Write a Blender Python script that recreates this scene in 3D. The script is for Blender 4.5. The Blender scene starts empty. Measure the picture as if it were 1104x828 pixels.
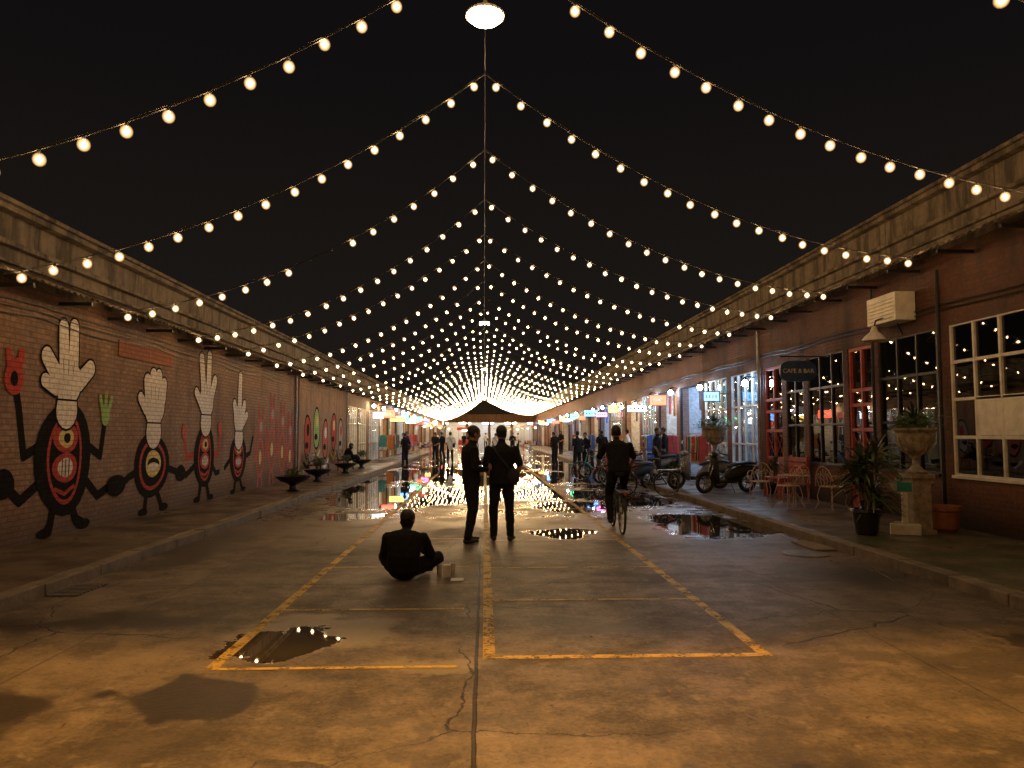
import bpy, math, random
import numpy as np
from mathutils import Vector, Matrix, noise
random.seed(7)
R=random.uniform
scene=bpy.context.scene
COL=scene.collection
# ------------------------------------------------------------------ node helper
class G:
    def __init__(s,name):
        s.m=bpy.data.materials.new(name); s.m.use_nodes=True; s.t=s.m.node_tree
        s.t.nodes.clear(); s.out=s.t.nodes.new('ShaderNodeOutputMaterial')
        s.P=s.t.nodes.new('ShaderNodeTexCoord').outputs['Object']
    def put(s,k,v):
        if isinstance(v,bpy.types.NodeSocket): s.t.links.new(v,k)
        else:
            if k.type=='RGBA' and len(v)==3: v=(*v,1)
            k.default_value=v
    def M(s,op,a,b=0.0,c=0.0,clamp=False):
        n=s.t.nodes.new('ShaderNodeMath'); n.operation=op; n.use_clamp=clamp
        s.put(n.inputs[0],a); s.put(n.inputs[1],b); s.put(n.inputs[2],c); return n.outputs[0]
    def V(s,op,a,b=(0,0,0)):
        n=s.t.nodes.new('ShaderNodeVectorMath'); n.operation=op
        s.put(n.inputs[0],a); s.put(n.inputs[1],b)
        return n.outputs['Value'] if op in('LENGTH','DOT_PRODUCT') else n.outputs[0]
    def noise(s,vec,scale,detail=4,rough=.5,col=False):
        n=s.t.nodes.new('ShaderNodeTexNoise'); s.put(n.inputs['Vector'],vec)
        n.inputs['Scale'].default_value=scale; n.inputs['Detail'].default_value=detail; n.inputs['Roughness'].default_value=rough
        return n.outputs[1] if col else n.outputs[0]
    def mix(s,f,a,b,mode='MIX'):
        n=s.t.nodes.new('ShaderNodeMix'); n.data_type='RGBA'; n.blend_type=mode
        s.put(n.inputs[0],f); s.put(n.inputs[6],a); s.put(n.inputs[7],b); return n.outputs[2]
    def mf(s,f,a,b):
        n=s.t.nodes.new('ShaderNodeMix'); n.data_type='FLOAT'
        s.put(n.inputs[0],f); s.put(n.inputs[2],a); s.put(n.inputs[3],b); return n.outputs[0]
    def ss(s,x,a,b,lo=0.0,hi=1.0):
        n=s.t.nodes.new('ShaderNodeMapRange'); n.interpolation_type='SMOOTHSTEP'
        s.put(n.inputs[0],x)
        for i,v in enumerate((a,b,lo,hi)): s.put(n.inputs[1+i],v)
        return n.outputs[0]
    def sep(s,v):
        n=s.t.nodes.new('ShaderNodeSeparateXYZ'); s.put(n.inputs[0],v); return n.outputs
    def comb(s,x,y,z=0.0):
        n=s.t.nodes.new('ShaderNodeCombineXYZ'); s.put(n.inputs[0],x);s.put(n.inputs[1],y);s.put(n.inputs[2],z); return n.outputs[0]
    def bump(s,h,st,d=.01):
        n=s.t.nodes.new('ShaderNodeBump'); s.put(n.inputs['Strength'],st); s.put(n.inputs['Distance'],d); s.put(n.inputs['Height'],h); return n.outputs[0]
    def brick(s,vec,w=.23,h=.075,mortar=.010):
        n=s.t.nodes.new('ShaderNodeTexBrick'); s.put(n.inputs['Vector'],vec)
        n.inputs['Scale'].default_value=1; n.inputs['Mortar Size'].default_value=mortar; n.inputs['Mortar Smooth'].default_value=.3
        n.inputs['Brick Width'].default_value=w; n.inputs['Row Height'].default_value=h
        n.inputs['Color1'].default_value=(0,0,0,1); n.inputs['Color2'].default_value=(1,1,1,1); n.inputs['Mortar'].default_value=(.5,.5,.5,1)
        return n.outputs[0],n.outputs[1]
    def bsdf(s,color,rough=.6,metal=0.0,normal=None,spec=None):
        n=s.t.nodes.new('ShaderNodeBsdfPrincipled')
        s.put(n.inputs['Base Color'],color); s.put(n.inputs['Roughness'],rough); s.put(n.inputs['Metallic'],metal)
        if normal is not None: s.put(n.inputs['Normal'],normal)
        if spec is not None: s.put(n.inputs['Specular IOR Level'],spec)
        return n.outputs[0]
    def end(s,sh): s.t.links.new(sh,s.out.inputs[0]); return s.m
def simple(name,c,rough=.6,metal=0.0,var=.35,scale=9,bump=.25,bd=.004,spec=None):
    g=G(name); n=g.noise(g.P,scale,5,.6); n2=g.noise(g.P,scale*9,3)
    f=g.M('ADD',g.M('MULTIPLY',n,.7),g.M('MULTIPLY',n2,.3))
    lo=tuple(x*(1-var) for x in c); hi=tuple(min(1,x*(1+var)) for x in c)
    col=g.mix(g.ss(f,.3,.7),lo,hi)
    return g.end(g.bsdf(col,g.ss(f,.2,.8,max(.02,rough-.1),min(1,rough+.12)),metal,g.bump(f,bump,bd),spec))
def emis(name,c,s):
    g=G(name); n=g.t.nodes.new('ShaderNodeEmission'); n.inputs[0].default_value=(*c,1); n.inputs[1].default_value=s
    return g.end(n.outputs[0])
# ------------------------------------------------------------------ mesh builder
def empty(name,parent=None,loc=(0,0,0)):
    e=bpy.data.objects.new(name,None); COL.objects.link(e); e.location=loc; e.parent=parent; e.empty_display_size=.2; return e
class MB:
    def __init__(s): s.v=[];s.f=[];s.mi=[];s.mats=[]
    def m(s,mat):
        if mat not in s.mats: s.mats.append(mat)
        return s.mats.index(mat)
    def add(s,vs,fs,mat):
        b=len(s.v); s.v+= [tuple(v) for v in vs]; k=s.m(mat)
        for f in fs: s.f.append([b+i for i in f]); s.mi.append(k)
    def box(s,lo,hi,mat):
        x0,y0,z0=lo;x1,y1,z1=hi
        vs=[(x0,y0,z0),(x1,y0,z0),(x1,y1,z0),(x0,y1,z0),(x0,y0,z1),(x1,y0,z1),(x1,y1,z1),(x0,y1,z1)]
        s.add(vs,[(3,2,1,0),(4,5,6,7),(0,1,5,4),(1,2,6,5),(2,3,7,6),(3,0,4,7)],mat)
    def obox(s,c,h,rot,mat):
        vs=[];R_=Matrix.Rotation(rot[2],3,'Z')@Matrix.Rotation(rot[1],3,'Y')@Matrix.Rotation(rot[0],3,'X')
        for z in(-1,1):
            for x,y in((-1,-1),(1,-1),(1,1),(-1,1)): vs.append(Vector(c)+R_@Vector((x*h[0],y*h[1],z*h[2])))
        s.add(vs,[(3,2,1,0),(4,5,6,7),(0,1,5,4),(1,2,6,5),(2,3,7,6),(3,0,4,7)],mat)
    def tube(s,pts,rad,mat,n=8,lat=None,closed=False):
        pts=[Vector(p) for p in pts]; k=len(pts)
        if not isinstance(rad,(list,tuple)): rad=[rad]*k
        rad=[(r,r) if not isinstance(r,(list,tuple)) else r for r in rad]
        vs=[];L0=Vector(lat) if lat else None
        for i,p in enumerate(pts):
            if closed: t=pts[(i+1)%k]-pts[i-1]
            else: t=(pts[min(i+1,k-1)]-pts[max(i-1,0)])
            t.normalize()
            if L0 is None: L0=Vector((0,0,1)).cross(t) if abs(t.z)<.9 else Vector((1,0,0))
            L=(L0-t*L0.dot(t)); 
            if L.length<1e-4: L=Vector((0,1,0))-t*t.y
            L.normalize(); N=t.cross(L); 
            if lat is None: L0=L
            a,b=rad[i]
            for j in range(n):
                q=2*math.pi*j/n; vs.append(p+L*(a*math.cos(q))+N*(b*math.sin(q)))
        fs=[]
        for i in range(k if closed else k-1):
            for j in range(n):
                i2=(i+1)%k; fs.append((i*n+j,i*n+(j+1)%n,i2*n+(j+1)%n,i2*n+j))
        if not closed: fs.append(tuple(range(n))[::-1]); fs.append(tuple((k-1)*n+j for j in range(n)))
        s.add(vs,fs,mat)
    def lathe(s,prof,c,mat,n=20):
        vs=[];k=len(prof)
        for r,z in prof:
            for j in range(n):
                q=2*math.pi*j/n; vs.append((c[0]+r*math.cos(q),c[1]+r*math.sin(q),c[2]+z))
        fs=[(i*n+j,i*n+(j+1)%n,(i+1)*n+(j+1)%n,(i+1)*n+j) for i in range(k-1) for j in range(n)]
        fs.append(tuple(range(n))[::-1]); fs.append(tuple((k-1)*n+j for j in range(n)))
        s.add(vs,fs,mat)
    def ell(s,c,r,mat,n=12,rot=None):
        if not isinstance(r,(list,tuple)): r=(r,r,r)
        rot=rot or Matrix.Identity(3); vs=[];m_=n//2
        for i in range(1,m_):
            a=math.pi*i/m_
            for j in range(n):
                q=2*math.pi*j/n
                vs.append(Vector(c)+rot@Vector((r[0]*math.sin(a)*math.cos(q),r[1]*math.sin(a)*math.sin(q),-r[2]*math.cos(a))))
        vs.append(Vector(c)+rot@Vector((0,0,-r[2]))); vs.append(Vector(c)+rot@Vector((0,0,r[2])))
        fs=[(i*n+j,i*n+(j+1)%n,(i+1)*n+(j+1)%n,(i+1)*n+j) for i in range(m_-2) for j in range(n)]
        b=(m_-1)*n
        fs+=[(b,(j+1)%n,j) for j in range(n)]+[(b+1,(m_-2)*n+j,(m_-2)*n+(j+1)%n) for j in range(n)]
        s.add(vs,fs,mat)
    def to(s,name,parent=None,loc=(0,0,0),rz=0,smooth=False,bevel=0,rot=None,scale=None):
        me=bpy.data.meshes.new(name); me.from_pydata(s.v,[],s.f)
        for m in s.mats: me.materials.append(m)
        me.polygons.foreach_set('material_index',s.mi)
        if smooth: me.polygons.foreach_set('use_smooth',[True]*len(s.f))
        me.update()
        o=bpy.data.objects.new(name,me); COL.objects.link(o); o.parent=parent; o.location=loc
        o.rotation_euler=rot if rot else (0,0,rz)
        if scale: o.scale=scale
        if bevel:
            b=o.modifiers.new('bev','BEVEL'); b.width=bevel; b.segments=2; b.limit_method='ANGLE'
        return o
# ------------------------------------------------------------------ materials
def ground_mat():
    g=G('wet_worn_concrete'); P=g.P; X,Y,Z=g.sep(P)
    nb=g.noise(P,.45,5,.6); nm=g.noise(P,2.3,6,.65); nf=g.noise(P,28,5,.75)
    wob=g.V('SUBTRACT',g.noise(P,1.1,6,.62,col=True),(.5,.5,.5)); sc=g.V('MULTIPLY',wob,(1.6,1.6,0))
    PW=g.V('ADD',P,sc)
    f=g.M('ADD',g.M('MULTIPLY',nb,.42),g.M('ADD',g.M('MULTIPLY',nm,.36),g.M('MULTIPLY',nf,.22)))
    col=g.mix(g.ss(f,.39,.60),(.05,.037,.026),(.25,.19,.13))
    wn=g.t.nodes.new('ShaderNodeTexWhiteNoise'); wn.noise_dimensions='2D'
    g.put(wn.inputs['Vector'],g.comb(g.M('FLOOR',g.M('DIVIDE',g.M('ADD',X,.05),3.07)),g.M('FLOOR',g.M('DIVIDE',g.M('ADD',Y,3.9),6.0))))
    col=g.mix(g.M('MULTIPLY',wn.outputs[0],.35),col,(.05,.037,.026))
    st=g.ss(g.noise(P,.9,8,.7),.50,.57); col=g.mix(g.M('MULTIPLY',st,.6),col,(.042,.031,.022))
    sp=g.ss(g.noise(P,6,3,.5),.62,.70); col=g.mix(g.M('MULTIPLY',sp,.4),col,(.28,.23,.17))
    sp2=g.ss(g.noise(P,15,3,.6),.64,.68); col=g.mix(g.M('MULTIPLY',sp2,.65),col,(.03,.022,.015))
    def ell(cx,cy,rx,ry,soft=.18,src=PW):
        d=g.V('LENGTH',g.V('DIVIDE',g.V('SUBTRACT',src,(cx,cy,0)),(rx,ry,1e3)))
        return g.ss(d,1.0,1.0-soft)
    silt=ell(-1.30,6.15,.82,.70,.3); col=g.mix(g.M('MULTIPLY',silt,.8),col,(.34,.29,.22))
    silt2=ell(-.45,5.35,.5,.22,.5); col=g.mix(g.M('MULTIPLY',silt2,.6),col,(.30,.25,.19))
    damp=None
    for a in((-1.85,4.72,.46,.34,.25),(-2.9,4.35,.42,.55,.5),(-.9,3.6,.3,.2,.5),(4.2,5.6,.45,.3,.3),(-4.0,10.5,.6,2.6,.6),(-3.3,6.6,1.5,.4,.6),(4.2,8.4,1.1,1.2,.8),(1.4,3.6,.5,.25,.5)):
        e=ell(*a); damp=e if damp is None else g.M('MAXIMUM',damp,e)
    col=g.mix(g.M('MULTIPLY',damp,.88),col,(.018,.012,.007))
    wet=None
    for a in((-1.55,5.82,.36,.40,.08),(1.34,12.2,.60,.75,.1),(3.9,13.2,1.1,1.9,.1),(2.0,16.6,1.0,1.3,.1),(1.2,20,2.3,1.9,.1),(-2.1,19.5,1.9,3.6,.1),(3.6,18.3,1.0,1.8,.1),(-1.9,30,1.9,5,.1),(2.4,28,2.0,4,.1),(-.6,24.5,1.2,1.5,.1),(-2.6,14.8,.7,.7,.1),(-3.6,25,.7,6,.1)):
        e=ell(*a); wet=e if wet is None else g.M('MAXIMUM',wet,e)
    fn=g.noise(g.V('MULTIPLY',P,(.6,.24,0)),1,5,.6)
    thr=g.ss(Y,11,30,.70,.44)
    fw=g.ss(fn,thr,g.M('ADD',thr,.025)); wet=g.M('MAXIMUM',wet,fw)
    dampfar=g.M('MULTIPLY',g.ss(Y,8,17),g.ss(g.noise(P,.7,4),.34,.5))
    v=g.t.nodes.new('ShaderNodeTexVoronoi'); v.feature='DISTANCE_TO_EDGE'; g.put(v.inputs['Vector'],g.V('ADD',P,g.V('MULTIPLY',wob,(.6,.6,0)))); v.inputs['Scale'].default_value=.42
    cr=g.M('MULTIPLY',g.ss(v.outputs[0],.0040,.001),g.ss(g.noise(P,.35,2),.46,.53))
    xo=g.M('ADD',X,g.M('MULTIPLY',g.M('SUBTRACT',nm,.5),.03))
    jt=g.ss(g.M('ABSOLUTE',g.M('ADD',xo,.05)),.015,.007)
    ym=g.M('ABSOLUTE',g.M('SUBTRACT',g.M('MODULO',g.M('ADD',Y,.9+6.0*10),6.0),3.0)); jy=g.M('MULTIPLY',g.ss(ym,.014,.005),.6)
    jx2=g.M('MULTIPLY',g.ss(g.M('ABSOLUTE',g.M('SUBTRACT',g.M('ABSOLUTE',X),3.1)),.012,.005),.45)
    dark=g.M('MAXIMUM',g.M('MAXIMUM',cr,jt),g.M('MAXIMUM',jy,jx2))
    col=g.mix(g.M('MULTIPLY',dampfar,.45),col,(.045,.034,.024))
    col=g.mix(g.M('MULTIPLY',wet,.85),col,(.022,.017,.012))
    col=g.mix(g.M('MULTIPLY',dark,.9),col,(.012,.009,.006))
    ro=g.ss(f,.3,.65,.68,.44); ro=g.mf(dampfar,ro,g.ss(nm,.35,.65,.15,.34)); ro=g.mf(damp,ro,.42); ro=g.mf(wet,ro,.02)
    h=g.M('SUBTRACT',g.M('ADD',g.M('MULTIPLY',nf,.6),g.M('MULTIPLY',nm,.8)),g.M('MULTIPLY',dark,1.5))
    bs=g.M('MULTIPLY',g.M('SUBTRACT',1.0,wet),g.mf(dampfar,.7,.3))
    return g.end(g.bsdf(col,ro,0.0,g.bump(h,bs,.014)))
def brick_mat(name,c1,c2,mort,dirt_and_dark=(.03,.025,.02),rough=.8,dirtamt=.6,low=1.6,rng=1.8,toppow=.75):
    g=G(name); P=g.P; X,Y,Z=g.sep(P)
    c,f=g.brick(g.comb(g.M('ADD',Y,X),Z))
    nz=g.noise(P,.8,5,.6); nf=g.noise(P,14,4,.6)
    hv=g.sep(c)[0]
    col=g.mix(hv,c1,c2); col=g.mix(g.ss(nf,.35,.7),col,tuple(x*.7 for x in c1)); col=g.mix(f,col,mort)
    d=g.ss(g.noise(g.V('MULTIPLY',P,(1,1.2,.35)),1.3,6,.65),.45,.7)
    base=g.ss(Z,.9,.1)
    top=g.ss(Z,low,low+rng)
    dd=g.M('MAXIMUM',g.M('MULTIPLY',d,dirtamt),g.M('MULTIPLY',g.M('MAXIMUM',base,g.M('MULTIPLY',top,g.M('ADD',g.M('MULTIPLY',d,.6),.4))),toppow))  # random dirt, plus a darker tone towards the wall's base and top
    col=g.mix(dd,col,dirt_and_dark)
    h=g.M('SUBTRACT',g.M('MULTIPLY',nf,.4),f)
    return g.end(g.bsdf(col,g.ss(nz,.3,.7,rough-.15,rough),0.0,g.bump(h,.7,.012),.3))
def paint_on_brick(name,c,wear=.35,spec=.25):
    g=G(name); P=g.P; X,Y,Z=g.sep(P)
    b,f=g.brick(g.comb(g.M('ADD',Y,X),Z)); nf=g.noise(P,12,5,.7); nb=g.noise(P,2.2,4)
    col=g.mix(g.ss(nf,.3,.7),tuple(x*.75 for x in c),tuple(min(1,x*1.15) for x in c))
    col=g.mix(g.M('MULTIPLY',g.ss(g.M('ADD',nf,g.M('MULTIPLY',nb,.5)),.80,.92),wear),col,(.16,.10,.07))
    col=g.mix(g.M('MULTIPLY',f,.6),col,tuple(x*.4 for x in c))
    return g.end(g.bsdf(col,.8,0.0,g.bump(g.M('SUBTRACT',g.M('MULTIPLY',nf,.4),f),.6,.012),spec))
def plaster_mat(name,c,dirt_and_dark=(.035,.03,.026),amt=.8):
    g=G(name); P=g.P; X,Y,Z=g.sep(P)
    s1=g.noise(g.V('MULTIPLY',P,(2,2.2,.4)),1.4,7,.68); s2=g.noise(P,7,5,.6)
    col=g.mix(g.ss(s2,.35,.65),tuple(x*.75 for x in c),c)
    col=g.mix(g.M('MULTIPLY',g.ss(s1,.42,.62),amt),col,dirt_and_dark)
    ym=g.M('ABSOLUTE',g.M('SUBTRACT',g.M('MODULO',g.M('ADD',Y,60.0),3.0),1.5)); j=g.ss(ym,.02,.008)
    col=g.mix(g.M('MULTIPLY',j,.7),col,(.02,.018,.015))
    return g.end(g.bsdf(col,.8,0.0,g.bump(s2,.4,.01),.3))
def corr_mat():
    g=G('weathered_corrugated_sheet'); n=g.noise(g.V('MULTIPLY',g.P,(1,3,1)),1.2,6,.65)
    col=g.mix(g.ss(n,.4,.62),(.24,.20,.15),(.08,.05,.035)); return g.end(g.bsdf(col,.55,.15,g.bump(n,.2,.01)))
def glass_mat(name,tint=(.6,.65,.65),refl=1.6):
    g=G(name); tr=g.t.nodes.new('ShaderNodeBsdfTransparent'); tr.inputs[0].default_value=(*tint,1)
    gl=g.t.nodes.new('ShaderNodeBsdfGlossy'); gl.inputs['Roughness'].default_value=.015
    n=g.noise(g.P,1.1,2); g.put(gl.inputs['Normal'],g.bump(n,.12,.02))
    fr=g.t.nodes.new('ShaderNodeFresnel'); fr.inputs[0].default_value=1.5
    mx=g.t.nodes.new('ShaderNodeMixShader'); g.put(mx.inputs[0],g.M('MULTIPLY',fr.outputs[0],refl,clamp=True))
    g.t.links.new(tr.outputs[0],mx.inputs[1]); g.t.links.new(gl.outputs[0],mx.inputs[2]); return g.end(mx.outputs[0])
def line_mat():
    g=G('worn_yellow_road_paint'); n=g.noise(g.P,5,6,.7); n2=g.noise(g.P,40,3)
    f=g.M('ADD',g.M('MULTIPLY',n,.7),g.M('MULTIPLY',n2,.3))
    b=g.bsdf(g.mix(g.ss(n,.3,.7),(.42,.26,.04),(.66,.43,.08)),.55,0.0,g.bump(n2,.3,.003))
    tr=g.t.nodes.new('ShaderNodeBsdfTransparent'); mx=g.t.nodes.new('ShaderNodeMixShader')
    g.put(mx.inputs[0],g.ss(f,.38,.52,.10,.92)); g.t.links.new(tr.outputs[0],mx.inputs[1]); g.t.links.new(b,mx.inputs[2]); return g.end(mx.outputs[0])
def walk_mat(name,moss):
    g=G(name); P=g.P; X,Y,Z=g.sep(P); n=g.noise(P,1.3,6,.65); nf=g.noise(P,22,4)
    col=g.mix(g.ss(n,.35,.65),(.045,.034,.025),(.17,.13,.09))
    if moss: col=g.mix(g.M('MULTIPLY',g.ss(Y,12,10),g.ss(g.noise(P,2.5,5),.35,.6,0.0,.8)),col,(.045,.07,.025))
    ym=g.M('ABSOLUTE',g.M('SUBTRACT',g.M('MODULO',g.M('ADD',Y,60.0),1.5),.75)); j=g.ss(ym,.015,.005)
    col=g.mix(g.M('MULTIPLY',j,.6),col,(.02,.016,.012))
    return g.end(g.bsdf(col,g.ss(n,.3,.7,.55,.26),0.0,g.bump(g.M('ADD',nf,n),.35,.01)))
M_ground=ground_mat(); M_line=line_mat()
M_walkL=walk_mat('sidewalk_concrete',False); M_walkR=walk_mat('mossy_sidewalk_concrete',True)
M_kerb=simple('kerb_concrete',(.16,.125,.09),.7,0,.5,3,.5,.01)
M_brickL=brick_mat('painted_brown_brick',(.25,.14,.08),(.33,.19,.11),(.15,.09,.055),dirt_and_dark=(.06,.035,.022),dirtamt=.5,low=2.6)
M_brickR=brick_mat('old_red_brick',(.15,.048,.028),(.22,.075,.04),(.11,.075,.055),dirt_and_dark=(.026,.014,.010),dirtamt=.6,low=2.0,rng=1.6,toppow=.95)
M_brickU=brick_mat('far_brick',(.26,.12,.08),(.33,.17,.11),(.22,.16,.13),dirt_and_dark=(.06,.035,.026),dirtamt=.4,low=3)
M_tan=plaster_mat('brown_plaster',(.32,.19,.115),(.12,.07,.045),.55)
M_parL=plaster_mat('stained_parapet_plaster',(.24,.195,.145)); M_parR=plaster_mat('grimy_parapet_plaster',(.24,.19,.135))
M_corr=corr_mat(); M_glass=glass_mat('window_glass',(.9,.92,.92),.6); M_glassd=glass_mat('dark_window_glass',(.25,.27,.28),2.2)
M_white=simple('aged_white_paint',(.66,.62,.54),.5,0,.2,5); M_black=simple('black_steel',(.02,.02,.022),.4,.4,.3)
M_wire=simple('black_cable',(.03,.028,.026),.5); M_redp=simple('faded_red_wood',(.34,.06,.05),.55,0,.4,6)
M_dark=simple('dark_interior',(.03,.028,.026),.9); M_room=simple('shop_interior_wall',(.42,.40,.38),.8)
M_wood=simple('dark_wood',(.09,.05,.03),.6,0,.4); M_terra=simple('terracotta',(.30,.11,.055),.75,0,.3)
M_stone=simple('cast_stone_urn',(.30,.25,.19),.75,0,.5,12,.6); M_rubber=simple('tyre_rubber',(.018,.018,.018),.75)
M_chrome=simple('scuffed_chrome',(.5,.5,.5),.25,.95,.2); M_steel=simple('galvanised_steel',(.25,.25,.25),.4,.8)
def leafmat(name,c):
    g=G(name); n=g.noise(g.P,7,3); col=g.mix(g.ss(n,.35,.65),tuple(x*.5 for x in c),tuple(x*1.3 for x in c)); return g.end(g.bsdf(col,.45))
M_leaf=leafmat('green_leaves',(.05,.09,.03)); M_leaf2=leafmat('yellowish_leaves',(.08,.10,.03)); M_litter=leafmat('dead_leaves',(.14,.09,.045))
M_skin=simple('skin',(.30,.16,.10),.5,0,.15,20,.1,.001); M_hair=simple('black_hair',(.012,.010,.009),.45,0,.4,60,.8,.004)
M_blk=simple('black_cotton',(.014,.014,.015),.9,0,.4,30,.4,.004,.15); M_gry=simple('charcoal_cotton',(.03,.03,.034),.85,0,.3,30,.4,.004,.2)
M_denim=simple('dark_denim',(.018,.019,.024),.9,0,.4,40,.4,.003,.15); M_shoe=simple('dark_shoe',(.02,.018,.017),.5)
M_eye=simple('eye_white',(.7,.68,.65),.3,0,.05); M_lip=simple('lips',(.25,.09,.07),.5,0,.1)
cl=[simple('fabric_%s'%n,c,.8,0,.25) for n,c in(('red',(.45,.05,.04)),('blue',(.05,.12,.4)),('teal',(.04,.28,.28)),('cream',(.6,.55,.42)),('orange',(.55,.2,.04)),('pink',(.5,.16,.25)),('grey',(.2,.2,.2)),('white',(.7,.7,.7)),('black',(.02,.02,.02)))]
E_bulb=emis('glowing_filament_bulb',(1,.60,.26),250)
gS=G('bulb_glare_halo'); tr=gS.t.nodes.new('ShaderNodeBsdfTransparent'); em=gS.t.nodes.new('ShaderNodeEmission'); em.inputs[0].default_value=(1,.55,.22,1); em.inputs[1].default_value=3.2  # painted glare around each bulb: glowing shell that fades towards its rim
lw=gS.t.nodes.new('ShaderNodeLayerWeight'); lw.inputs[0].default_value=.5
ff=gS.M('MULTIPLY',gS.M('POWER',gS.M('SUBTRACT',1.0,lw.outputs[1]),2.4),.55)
mx=gS.t.nodes.new('ShaderNodeMixShader'); gS.put(mx.inputs[0],ff); gS.t.links.new(tr.outputs[0],mx.inputs[1]); gS.t.links.new(em.outputs[0],mx.inputs[2]); M_glare=gS.end(mx.outputs[0]); M_glare.cycles.emission_sampling='NONE'
E_pend=emis('pendant_lamp_glow',(1,.88,.60),70); E_cool=emis('cool_led',(.55,.76,1),170); E_warmf=emis('warm_led',(1,.78,.48),150)
E_tube=emis('fluorescent_tube_cool',(.66,.82,1),190); E_tubew=emis('fluorescent_tube_warm',(1,.74,.42),170); E_tubec=emis('fluorescent_tube_blue',(.34,.58,1),170)
# ------------------------------------------------------------------ ground
H=.12
b=MB(); b.add([(-250,-80,0),(250,-80,0),(250,420,0),(-250,420,0)],[(0,1,2,3)],M_ground); b.to('ground')
def walk(name,x0,x1,mat,kx0,kx1):
    b=MB(); b.box((x0,-12,-.05),(x1,112,H),mat)
    y=-12
    while y<112:
        L=R(.9,1.1); dz=R(-.006,.008); dx=R(-.008,.008)
        b.box((kx0+dx,y+.006,-.05),(kx1+dx,y+L-.006,H+dz+.004),M_kerb); y+=L
    return b.to(name,bevel=.012)
walk('sidewalk',-6.3,-4.51,M_walkL,-4.5,-4.33)
walk('sidewalk',5.06,7.7,M_walkR,4.88,5.05)
b=MB(); z=.004
def q(x0,y0,x1,y1): b.add([(x0,y0,z),(x1,y0,z),(x1,y1,z),(x0,y1,z)],[(0,1,2,3)],M_line)
q(-.005,5.40,.085,48); q(2.0,5.40,2.09,40); q(-1.90,5.22,-1.81,30)
for y in(5.40,7.25,9.0,11.3,13.6,16.0): q(.086,y,1.999,y+(.08 if y<6 else .055))
for y in(5.22,6.92,9.1,11.5): q(-1.809,y,-.18,y+.05)
b.to('parking_lines')
b=MB(); b.lathe([(.30,0.004),(.30,.012),(.27,.016),(0.01,.016)],(4.3,9.9,0),M_steel,24); b.to('manhole_cover')
b=MB(); b.box((4.52,10.1,.004),(4.84,10.9,.03),M_kerb); b.to('drain_slab',bevel=.006)
b=MB()
for i in range(9): b.box((-4.30,7.6+i*.07,.004),(-4.0,7.64+i*.07,.016),M_steel)
b.to('drain_grate')
b=MB()
for i in range(520):
    s_=random.choice((-1,1)); x=s_*(4.3 if s_<0 else 4.8)-s_*abs(random.gauss(0,.35)) if random.random()<.75 else R(-4,4.6); y=R(3,30); a=R(0,6.28); l=R(.012,.035); dx,dy=math.cos(a)*l,math.sin(a)*l
    b.add([(x-dx,y-dy,.006),(x+dy*.5,y-dx*.5,.012),(x+dx,y+dy,.009),(x-dy*.5,y+dx*.5,.014)],[(0,1,2,3)],M_litter)
b.to('fallen_leaves')
# ------------------------------------------------------------------ left warehouse
WL=-6.2
LW=empty('mural_warehouse')
b=MB(); b.box((-14,-12,-.05),(WL,25,3.62),M_brickL); b.to('brick_wall',LW)
b=MB(); b.box((-14,25.01,-.05),(WL,34,3.62),M_tan); b.box((WL+.001,24.8,.12),(WL+.09,25.15,3.6),M_tan); b.to('plaster_wall',LW)
def trim(parent,side,wx,zb,zt,mat,y0=-12,y1=112):
    b=MB(); s=side
    def bx(x0,x1,z0,z1): b.box((min(s*x0,s*x1),y0,z0),(max(s*x0,s*x1),y1,z1),mat)
    w=abs(wx); hgt=zt-zb
    bx(w+.05,w+.6,zb,zt-.14); bx(w-.06,w+.6,zb+hgt*.42,zb+hgt*.42+.07); bx(w-.10,w+.61,zt-.139,zt-.06); bx(w-.16,w+.62,zt-.059,zt)
    bx(w-.02,w+.55,zb+hgt*.2,zb+hgt*.24)
    b.to('parapet',parent,bevel=.01)
trim(LW,-1,WL,3.63,4.62,M_parL)
def awning(parent,side,x_in,z_in,x_out,z_out,y0,y1):
    vs=[];fs=[];n=int((y1-y0)/.03)
    for i in range(n+1):
        y=y0+i*.03; w=.020*math.sin(y*2*math.pi/.15); wob=.02*noise.noise(Vector((y*.4,side,0)))
        vs.append((side*x_in,y,z_in+w)); vs.append((side*x_out,y,z_out+w+wob))
    fs=[(2*i,2*i+1,2*i+3,2*i+2) for i in range(n)]
    b=MB(); b.add(vs,fs,M_corr); o=b.to('corrugated_awning',parent,smooth=True)
    o.modifiers.new('s','SOLIDIFY').thickness=.006
    b=MB()
    y=y0+.5
    while y<y1:
        b.box((min(side*(x_in-.03),side*(x_out+.04)),y,z_out-.10),(max(side*(x_in-.03),side*(x_out+.04)),y+.05,z_out-.05),M_black); y+=1.4
    b.to('awning_brackets',parent)
awning(LW,-1,6.2,3.78,5.66,3.56,-12,112)
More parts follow.
